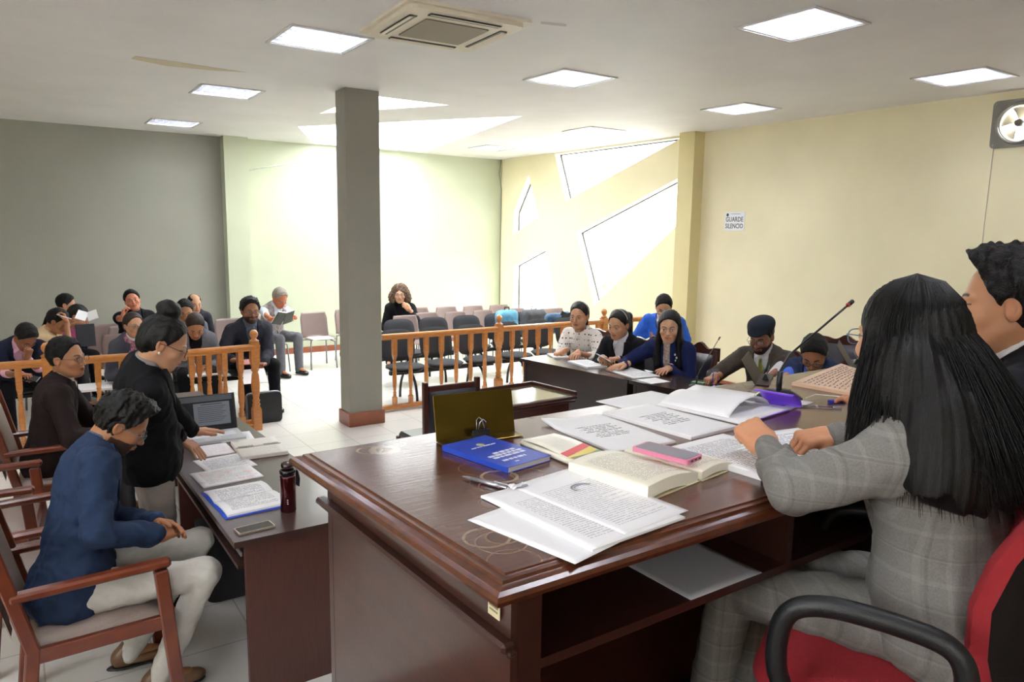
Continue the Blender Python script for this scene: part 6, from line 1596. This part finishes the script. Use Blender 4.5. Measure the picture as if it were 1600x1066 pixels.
# ---------------------------------------------------------------- left desk
ZD = .75
lp = thing('laptop', 'open laptop with a dark document on its screen on the left desk', 'laptop', (.965, 4.76, ZD), math.radians(-1))
mb = MB(); mb.prism(rc([(-.19, -.13), (.19, -.13), (.19, .12), (-.19, .12)], .01), .0, .016); mb.build('base', mat('silver_laptop', '#c9cacd', rough=.35, metal=.3), lp)
mb = MB(); mb.box((0, .02, .0165), (.31, .11, .001)); mb.build('keyboard', mat('pale_keys', '#e4e4ea', rough=.5, bump=.6, bscale=140), lp)
mb = MB(); mb.box((0, -.08, .0165), (.10, .06, .001)); mb.build('touchpad', mat('touchpad', '#d5d5d8', rough=.3), lp)
R_ = Euler((math.radians(-14), 0, 0)).to_matrix(); o0 = Vector((0, .125, .016))
mb = MB(); mb.box(R_ @ Vector((0, 0, .115))+o0, (.385, .008, .235), rot=R_, bev=.003); lid = mb.build('lid', mat('laptop_bezel', '#202226', rough=.3), lp)
def scr(name, x, z, w, h, m, d=.0046):
    mb = MB(); mb.box(R_ @ Vector((x, -d, z))+o0, (w, .0008, h), rot=R_); return mb.build(name, m, lid)
def smat(n, c, e): 
    m = mat(n, c, rough=.25, emit=e); return m
scr('screen', 0, .122, .355, .205, smat('screen_dark', '#25282e', .03)); scr('toolbar', 0, .208, .350, .034, smat('screen_grey', '#54575d', .03), .0052)
scr('page', .045, .108, .22, .145, smat('screen_page', '#6f747c', .04), .0052)
for k in range(4): scr('thumbnail', -.155, .175-.036*k, .026, .022, smat('screen_grey', '#54575d', .03), .0054)
scr('heading', .045, .170, .13, .005, smat('screen_ink', '#3a3e46', .05), .0058)
for k in range(9): scr('text_line', .045-(k % 3)*.006, .155-.012*k, .17-(k % 3)*.012, .003, smat('screen_ink', '#3a3e46', .05), .0058)
mb = MB(); mb.lathe([(0, 0), (.006, 0), (.006, .0006), (0, .0007)], n=14, rot=R_ @ Euler((PI/2, 0, 0)).to_matrix(), c=tuple(R_ @ Vector((0, -.0046, .012))+o0)); mb.build('logo_disc', mat('logo_grey', '#c9ccd2'), lid)
sheetobj('notes_sheet', 'sheet with faint coloured marks next to the laptop, farthest of the loose sheets', 'paper', [(.80, 4.36), (1.02, 4.36), (1.02, 4.60), (.82, 4.60)], ZD, .003, paper_mat('pink_note', 'text', base='#f4f2f5', ink='#c08ab0', lines=16, cols=30, strength=.4))
sheetobj('notes_sheet', 'middle loose sheet on the left desk under the fingers of the standing woman', 'paper', [(.78, 4.02), (1.04, 4.06), (1.06, 4.33), (.80, 4.32)], ZD, .004, PH)
sheetobj('notes_sheet', 'highlighted sheet with red marks on the left desk, just beyond the blue binder', 'paper', [(.715, 3.80), (1.02, 3.86), (1.04, 4.08), (.73, 4.10)], ZD, .006, PHL)
bn = thing('blue_binder', 'open blue-edged binder of white pages next to the thermos flask', 'binder', (.865, 3.555, ZD), math.radians(3))
mb = MB(); mb.sheet(lambda u, v: ((u-.5)*.30, (v-.5)*.42, .003+.008*abs(v-.98)**3*0), 6, 6, .003); mb.build('cover', mat('blue_binder_cover', '#3557c8', rough=.3), bn)
mb = MB(); mb.sheet(lambda u, v: ((u-.5)*.285+.004, -.20+v*.205, .016+.008*math.sin(PI*v)), 6, 8, .010); mb.sheet(lambda u, v: ((u-.5)*.285+.004, .01+v*.19, .010+.010*math.sin(PI*v)), 6, 8, .006); mb.build('pages', PT, bn)
ph = thing('phone', 'silver-rimmed black phone lying flat at the near corner of the left desk', 'phone', (.808, 3.165, ZD), math.radians(5))
mb = MB(); mb.prism(rc([(-.08, -.038), (.08, -.038), (.08, .038), (-.08, .038)], .010), 0, .009); mb.build('body', mat('champagne_metal', '#b5aa98', rough=.3, metal=.6), ph)
mb = MB(); mb.prism(rc([(-.074, -.033), (.074, -.033), (.074, .033), (-.074, .033)], .006), .009, .0096); mb.build('screen', mat('dark_glass', '#2a2a2c', rough=.06), ph)
th = thing('thermos_flask', 'dark red metal thermos flask with a black strap on the left desk', 'flask', (1.0, 3.30, ZD), .3)
M_wine = mat('wine_red_metal', '#4a0f16', rough=.2, metal=.7, coat=.5)
mb = MB(); mb.lathe([(.034, 0), (.036, .004), (.036, .165), (.034, .175)], n=28); mb.build('body', M_wine, th)
mb = MB(); mb.lathe([(.034, .175), (.037, .178), (.037, .196), (.031, .202)], n=28); mb.build('collar_ring', mat('gloss_black', '#121113', rough=.12), th)
mb = MB(); mb.lathe([(.030, .202), (.030, .222), (.026, .232), (.0, .234)], n=28); mb.build('cup_lid', mat('gloss_wine', '#26080c', rough=.12, coat=.5), th)
mb = MB(); mb.tube([(.036, 0, .19), (.050, 0, .18), (.060, 0, .14), (.056, 0, .105), (.048, 0, .12), (.040, .002, .16), (.037, 0, .185)], .005, 8, flat=1.6); mb.build('strap', M_black, th)
for k, w_ in enumerate((.006, .006, .006)):
    mb = MB(); mb.box((-.0362*math.cos(.9), -.0362*math.sin(.9), .045+k*.009), (.001, w_, .005), rot=(0, 0, .9)); mb.build('print_mark', mat('pale_print', '#c9bfc0'), th)
sp_ = thing('spiral_notebook', 'thick open spiral notebook with cream pages at the far right edge of the left desk', 'notebook', (1.155, 4.36, ZD), math.radians(-4))
for s, nm in ((1, 'left'), (-1, 'right')):
    mb = MB(); mb.sheet(lambda u, v: ((u-.5)*.26, s*(.012+v*.17), .024-.004*v), 6, 6, .022); mb.build('page_block', paper_mat('cream_diary', 'text', base='#f2eee6', ink='#a9a59c', lines=14, strength=.4), sp_)
    mb = MB(); mb.box((0, s*.098, .0012), (.27, .18, .002)); mb.build('cover', mat('dull_red_cover', '#7c4a48', rough=.5), sp_)
for x0, x1 in ((-.115, -.03), (.03, .115)):
    pts = []
    n_ = 9*10
    for k in range(n_+1):
        a = k/10*2*PI; pts.append((x0+(x1-x0)*k/n_, .013*math.cos(a), .022+.011*math.sin(a)))
    mb = MB(); mb.tube(pts, .0010, 5); mb.build('spiral_wire', M_bmetal, sp_)
sheetobj('notes_sheet', 'loose white page under the far side of the spiral notebook', 'paper', [(1.0, 4.62), (1.2, 4.60), (1.21, 4.80), (1.02, 4.82)], ZD, .002, PH)
bg_ = thing('backpack', 'black bag with a small round red emblem standing on the floor under the left desk', 'bag', (.93, 4.25, 0), 0)
mb = MB(); mb.prism(rc([(-.15, -.19), (.15, -.19), (.15, .19), (-.15, .19)], .06), 0, .36); mb.build('body', M_blackfab, bg_)
mb = MB(); mb.lathe([(0, 0), (.035, 0), (.035, .003), (0, .004)], n=20, rot=Euler((0, -PI/2, 0)).to_matrix(), c=(-.15, -.06, .15)); mb.build('emblem', mat('red_badge', '#8f2a35', rough=.5), bg_)
mb = MB(); mb.tube([(0, -.05, .36), (0, -.03, .40), (0, .03, .40), (0, .05, .36)], .008, 8); mb.build('handle', M_black, bg_)
# ---------------------------------------------------------------- right table papers
ZR = .80
sheetobj('notebook', 'closed dark-edged notebook with white sheet before the woman in the dotted sweater', 'notebook', [(4.50, 5.86), (4.66, 5.80), (4.80, 6.02), (4.64, 6.08)], ZR, .010, PB)
sheetobj('open_file', 'thick open file of papers before the woman with the phone', 'papers', [(4.44, 5.22), (4.66, 5.20), (4.72, 5.56), (4.50, 5.60)], ZR, .016, PT)
sheetobj('document_sheet', 'spread of white sheets under the hands of the woman in the navy cardigan', 'papers', [(4.50, 4.64), (4.78, 4.60), (4.82, 5.05), (4.54, 5.10)], ZR, .006, PT)
sheetobj('document_sheet', 'white sheet at the front edge of the right table, nearest below the navy cardigan', 'paper', [(4.45, 4.40), (4.66, 4.38), (4.70, 4.58), (4.48, 4.60)], ZR, .001, PB)
sheetobj('document_sheet', 'sheet the capped man is writing on', 'paper', [(4.75, 3.78), (4.98, 3.76), (5.0, 4.04), (4.78, 4.05)], ZR, .003, PH)
pl = P(1133, 600, ZR); mb = MB(); mb.tube([(4.80, 4.02, ZR+.012), (4.83, 3.93, ZR+.012)], .010, 8, flat=.6); tag(mb.build('plastic_piece', mat('pale_blue_plastic', '#8fa5d8', rough=.3)), 'small pale blue item lying on the sheet before the capped man', 'item')
mb = MB(); mb.box((4.84, 4.22, ZR+.005), (.05, .11, .010), rot=(0, 0, .2), bev=.003); tag(mb.build('green_notepad', mat('green_cover', '#58a060', rough=.5)), 'small green notepad at the foot of the slim microphone', 'notepad')
i_ = PEOPLE['blackbl']; T_, Rh = i_['wr'][1]; c_ = T_+Rh[1]*.10-Rh[2]*.03
mb = MB(); mb.box((0, 0, 0), (.075, .15, .009), bev=.003); o = mb.build('phone', mat('white_phone', '#dfe0e6', rough=.2)); o.location = tuple(c_+np.array((.0, 0, .035))); o.rotation_euler = (.5, .1, 1.0); tag(o, 'white phone in the hands of the woman in the black blazer', 'phone')
i_ = PEOPLE['blackbl']; mb = MB(); c0, TR_ = i_['chest'], i_['TR']
mb.tube([tuple(c0+TR_[0]*s*x+TR_[1]*y+TR_[2]*z) for s, x, y, z in ((-1, .055, .07, .15), (-1, .05, .125, .06), (-1, .02, .138, -.04), (0, 0, .138, -.08), (1, .02, .138, -.04), (1, .05, .125, .06), (1, .055, .07, .15))], .0025, 6); mb.build('lanyard', M_black, i_['root'])
i_ = PEOPLE['cap']; mb = MB(); c0, TR_ = i_['chest'], i_['TR']
mb.tube([tuple(c0+TR_[0]*x+TR_[1]*y+TR_[2]*z) for x, y, z in ((-.055, .075, .16), (-.05, .122, .06), (-.03, .132, -.06))], .004, 6); mb.tube([tuple(c0+TR_[0]*x+TR_[1]*y+TR_[2]*z) for x, y, z in ((.055, .075, .16), (.05, .122, .06), (.03, .132, -.06))], .004, 6); mb.build('lanyard', mat('green_ribbon', '#79b59a', rough=.6), i_['root'])
# ---------------------------------------------------------------- among the spectators
def held(name, label, cat, c, size, m, rot=(0, 0, 0), m2=None, group=None):
    mb = MB(); mb.box((0, 0, 0), size, bev=min(size)*.2); o = mb.build(name, m); o.location = c; o.rotation_euler = rot; tag(o, label, cat, group); return o
held('notebook', 'open notebook on the lap of the woman writing in the grey jacket', 'notebook', tuple(PY(314, 583, 8.14)), (.30, .22, .02), PB, (.1, 0, .1))
held('brown_case', 'small brown case with a pink top held low by the bearded man', 'case', tuple(PY(386, 566, 8.12)), (.16, .09, .012), mat('pink_brown_case', '#b98078', rough=.4), (.5, 0, -.1))
held('paper_sheet', 'white sheet on the lap of the bearded man behind the gate post', 'paper', tuple(PY(397, 588, 8.05)), (.26, .20, .006), PB, (.7, 0, 0))
held('phone', 'dark phone in the low hand of the bowed man in the navy suit', 'phone', tuple(PY(47, 591, 8.02)), (.15, .08, .012), mat('dark_glass', '#2a2a2c', rough=.06), (.4, .2, -.5))
bk = thing('reading_book', 'open dark-backed book held by the grey-haired man', 'book', pt(444, 497, .90), math.radians(20))
for s in (-1, 1):
    mb = MB(); mb.box((s*.072, 0, .0), (.145, .20, .010), rot=(math.radians(-55), -s*.2, 0)); mb.build('cover', mat('olive_black_cover', '#33392f', rough=.5), bk)
    mb = MB(); mb.box((s*.070, .009, .008), (.138, .20, .012), rot=(math.radians(-55), -s*.2, 0)); mb.build('pages', PB, bk)
bk = thing('reading_book', 'open white book held up by the person in pink', 'book', tuple(PY(136, 493, 9.45)), math.radians(-10)); bk.scale = (.75, .75, .75)
for s in (-1, 1):
    mb = MB(); mb.box((s*.07, 0, 0), (.14, .20, .012), rot=(math.radians(35), -s*.35, 0)); mb.build('page_block', PB, bk)
held('dark_panel', 'dark grey upright rectangular panel below the open book of the person in pink', 'panel', tuple(PY(134, 524, 8.95)), (.18, .02, .24), M_blackfab, (-.15, 0, .1))
sheetobj('seat_papers', 'white papers on the plastic chair to the right of the grey-haired reader', 'papers', [(3.64, 10.54), (3.96, 10.54), (3.96, 10.84), (3.64, 10.84)], .445, .012, PB)
sheetobj('seat_papers', 'large white papers laid on the seat behind the left balustrade, above the bowed head', 'papers', [(.30, 8.05), (.80, 8.05), (.80, 8.40), (.30, 8.40)], .475, .02, PB)
sheetobj('seat_papers', 'white paper on the plastic chair between the writing woman and the bearded man', 'papers', [(2.10, 10.24), (2.40, 10.24), (2.40, 10.5), (2.10, 10.5)], .445, .01, PB)
sc_ = thing('attache_case', 'upright black case with a pale rim on the floor right of the gate post', 'case', (2.18, 7.86, 0), 0)
mb = MB(); mb.prism(rc([(-.21, 0), (.15, 0), (.15, .33), (-.21, .33)], .05), -.05, .05, fr=lambda v: Vector((v.x, v.z, v.y))); mb.build('shell', mat('black_case', '#1b1c1e', rough=.35), sc_)
mb = MB(); mb.tube([(x, 0, z) for x, z in rc([(-.212, -.0), (.152, -.0), (.152, .332), (-.212, .332)], .05)][3:], .006, 6); mb.build('rim', M_alu, sc_)
# backpacks and jackets on the seats
def pack(label, loc, w, h, m, m2, group='bags and jackets on the seats'):
    t = thing('backpack', label, 'backpack', loc, 0, group)
    f = Field((-w, -.2, -.02), (w, .2, h+.08), .012); f.add(rbox((0, 0, h/2), (w/2, .12, h/2), .09), 0); f.add(rbox((0, -.11, h*.35), (w*.36, .07, h*.28), .05), .03); f.disp(lambda x, y, z: .006*wob(x, y, z, 38, 2))
    V, Fc = f.mesh(); rawmesh('body', [(V, Fc)], m, t)
    mb = MB(); mb.tube([(-.04, 0, h-.01), (-.04, 0, h+.04), (.04, 0, h+.04), (.04, 0, h-.01)], .010, 8); mb.build('handle', m2, t)
    mb = MB(); mb.tube([(-w*.36, -.17, h*.62), (0, -.185, h*.66), (w*.36, -.17, h*.62)], .006, 6); mb.build('zip', m2, t); return t
pack('pale blue backpack on the second-row seats beside the balustrade post', (6.08, 9.04, .47), .34, .46, mat('sky_blue_nylon', '#3f86a8', rough=.6, color2='#6fb0cc', vscale=9), M_black)
pack('dark grey backpack with a top loop between the blue backpack and the denim jacket', (6.62, 9.10, .47), .42, .44, mat('grey_nylon', '#4b4c50', rough=.7, var=.1), M_black)
dn = thing('denim_jacket', 'blue denim jacket thrown over the seats left of the woman in the dotted sweater', 'jacket', (6.62, 8.42, .62), -.1, 'bags and jackets on the seats')
f = Field((-.34, -.2, -.25), (.34, .25, .32), .012); f.add(rcone((-.16, .08, .24), (.2, .10, .25), .05, .045), 0); f.add(rbox((-.05, .08, .12), (.15, .03, .13), .03), .05); f.add(rcone((.17, .06, .23), (.23, -.02, .05), .05, .035), .04); f.disp(lambda x, y, z: .010*wob(x, y, z, 30, 4)+.004*wob(x, y, z, 70, 2))
V, Fc = f.mesh(); rawmesh('denim', [(V, Fc)], mat('denim', '#41607f', rough=.9, color2='#6a8aa8', vscale=14), dn)
mb = MB(); mb.sheet(lambda u, v: (.02+u*.22, .03+.05*math.sin(u*6+v*3)*.4, .30-.10*v+.015*math.sin(u*9)), 10, 8); o = mb.build('lining', M_black, dn)
ct = thing('coat', 'black coat hanging over the plastic chair half hidden by the column', 'coat', (4.30, 10.66, -.07), 0)
f = Field((-.36, -.25, .05), (.36, .25, 1.0), .014); f.add(rbox((0, 0, .62), (.19, .06, .22), .06), 0); f.add(rcone((-.12, -.08, .55), (-.15, -.10, .28), .07, .09), .05); f.add(rcone((.1, -.08, .5), (.12, -.1, .16), .08, .08), .05); f.disp(lambda x, y, z: .014*wob(x, y, z, 20, 3))
V, Fc = f.mesh(); rawmesh('fabric', [(V, Fc)], BLK, ct)
f = Field((-.3, -.4, .2), (.3, .1, 1.0), .012); f.add(rcone((.0, -.12, .80), (-.06, -.15, .42), .045, .05), 0); f.add(rcone((.02, -.12, .80), (.12, -.15, .45), .045, .05), .02); f.add(rcone((-.06, -.15, .42), (.1, -.16, .42), .04, .04), .02); f.disp(lambda x, y, z: .008*wob(x, y, z, 30, 6))
V, Fc = f.mesh(); o = rawmesh('salmon_scarf', [(V, Fc)], mat('salmon_cloth', '#e0907c', rough=.85, var=.1)); o.location = (4.24, 10.66, 0); tag(o, 'salmon pink cloth laid over the black coat beside the column', 'scarf')
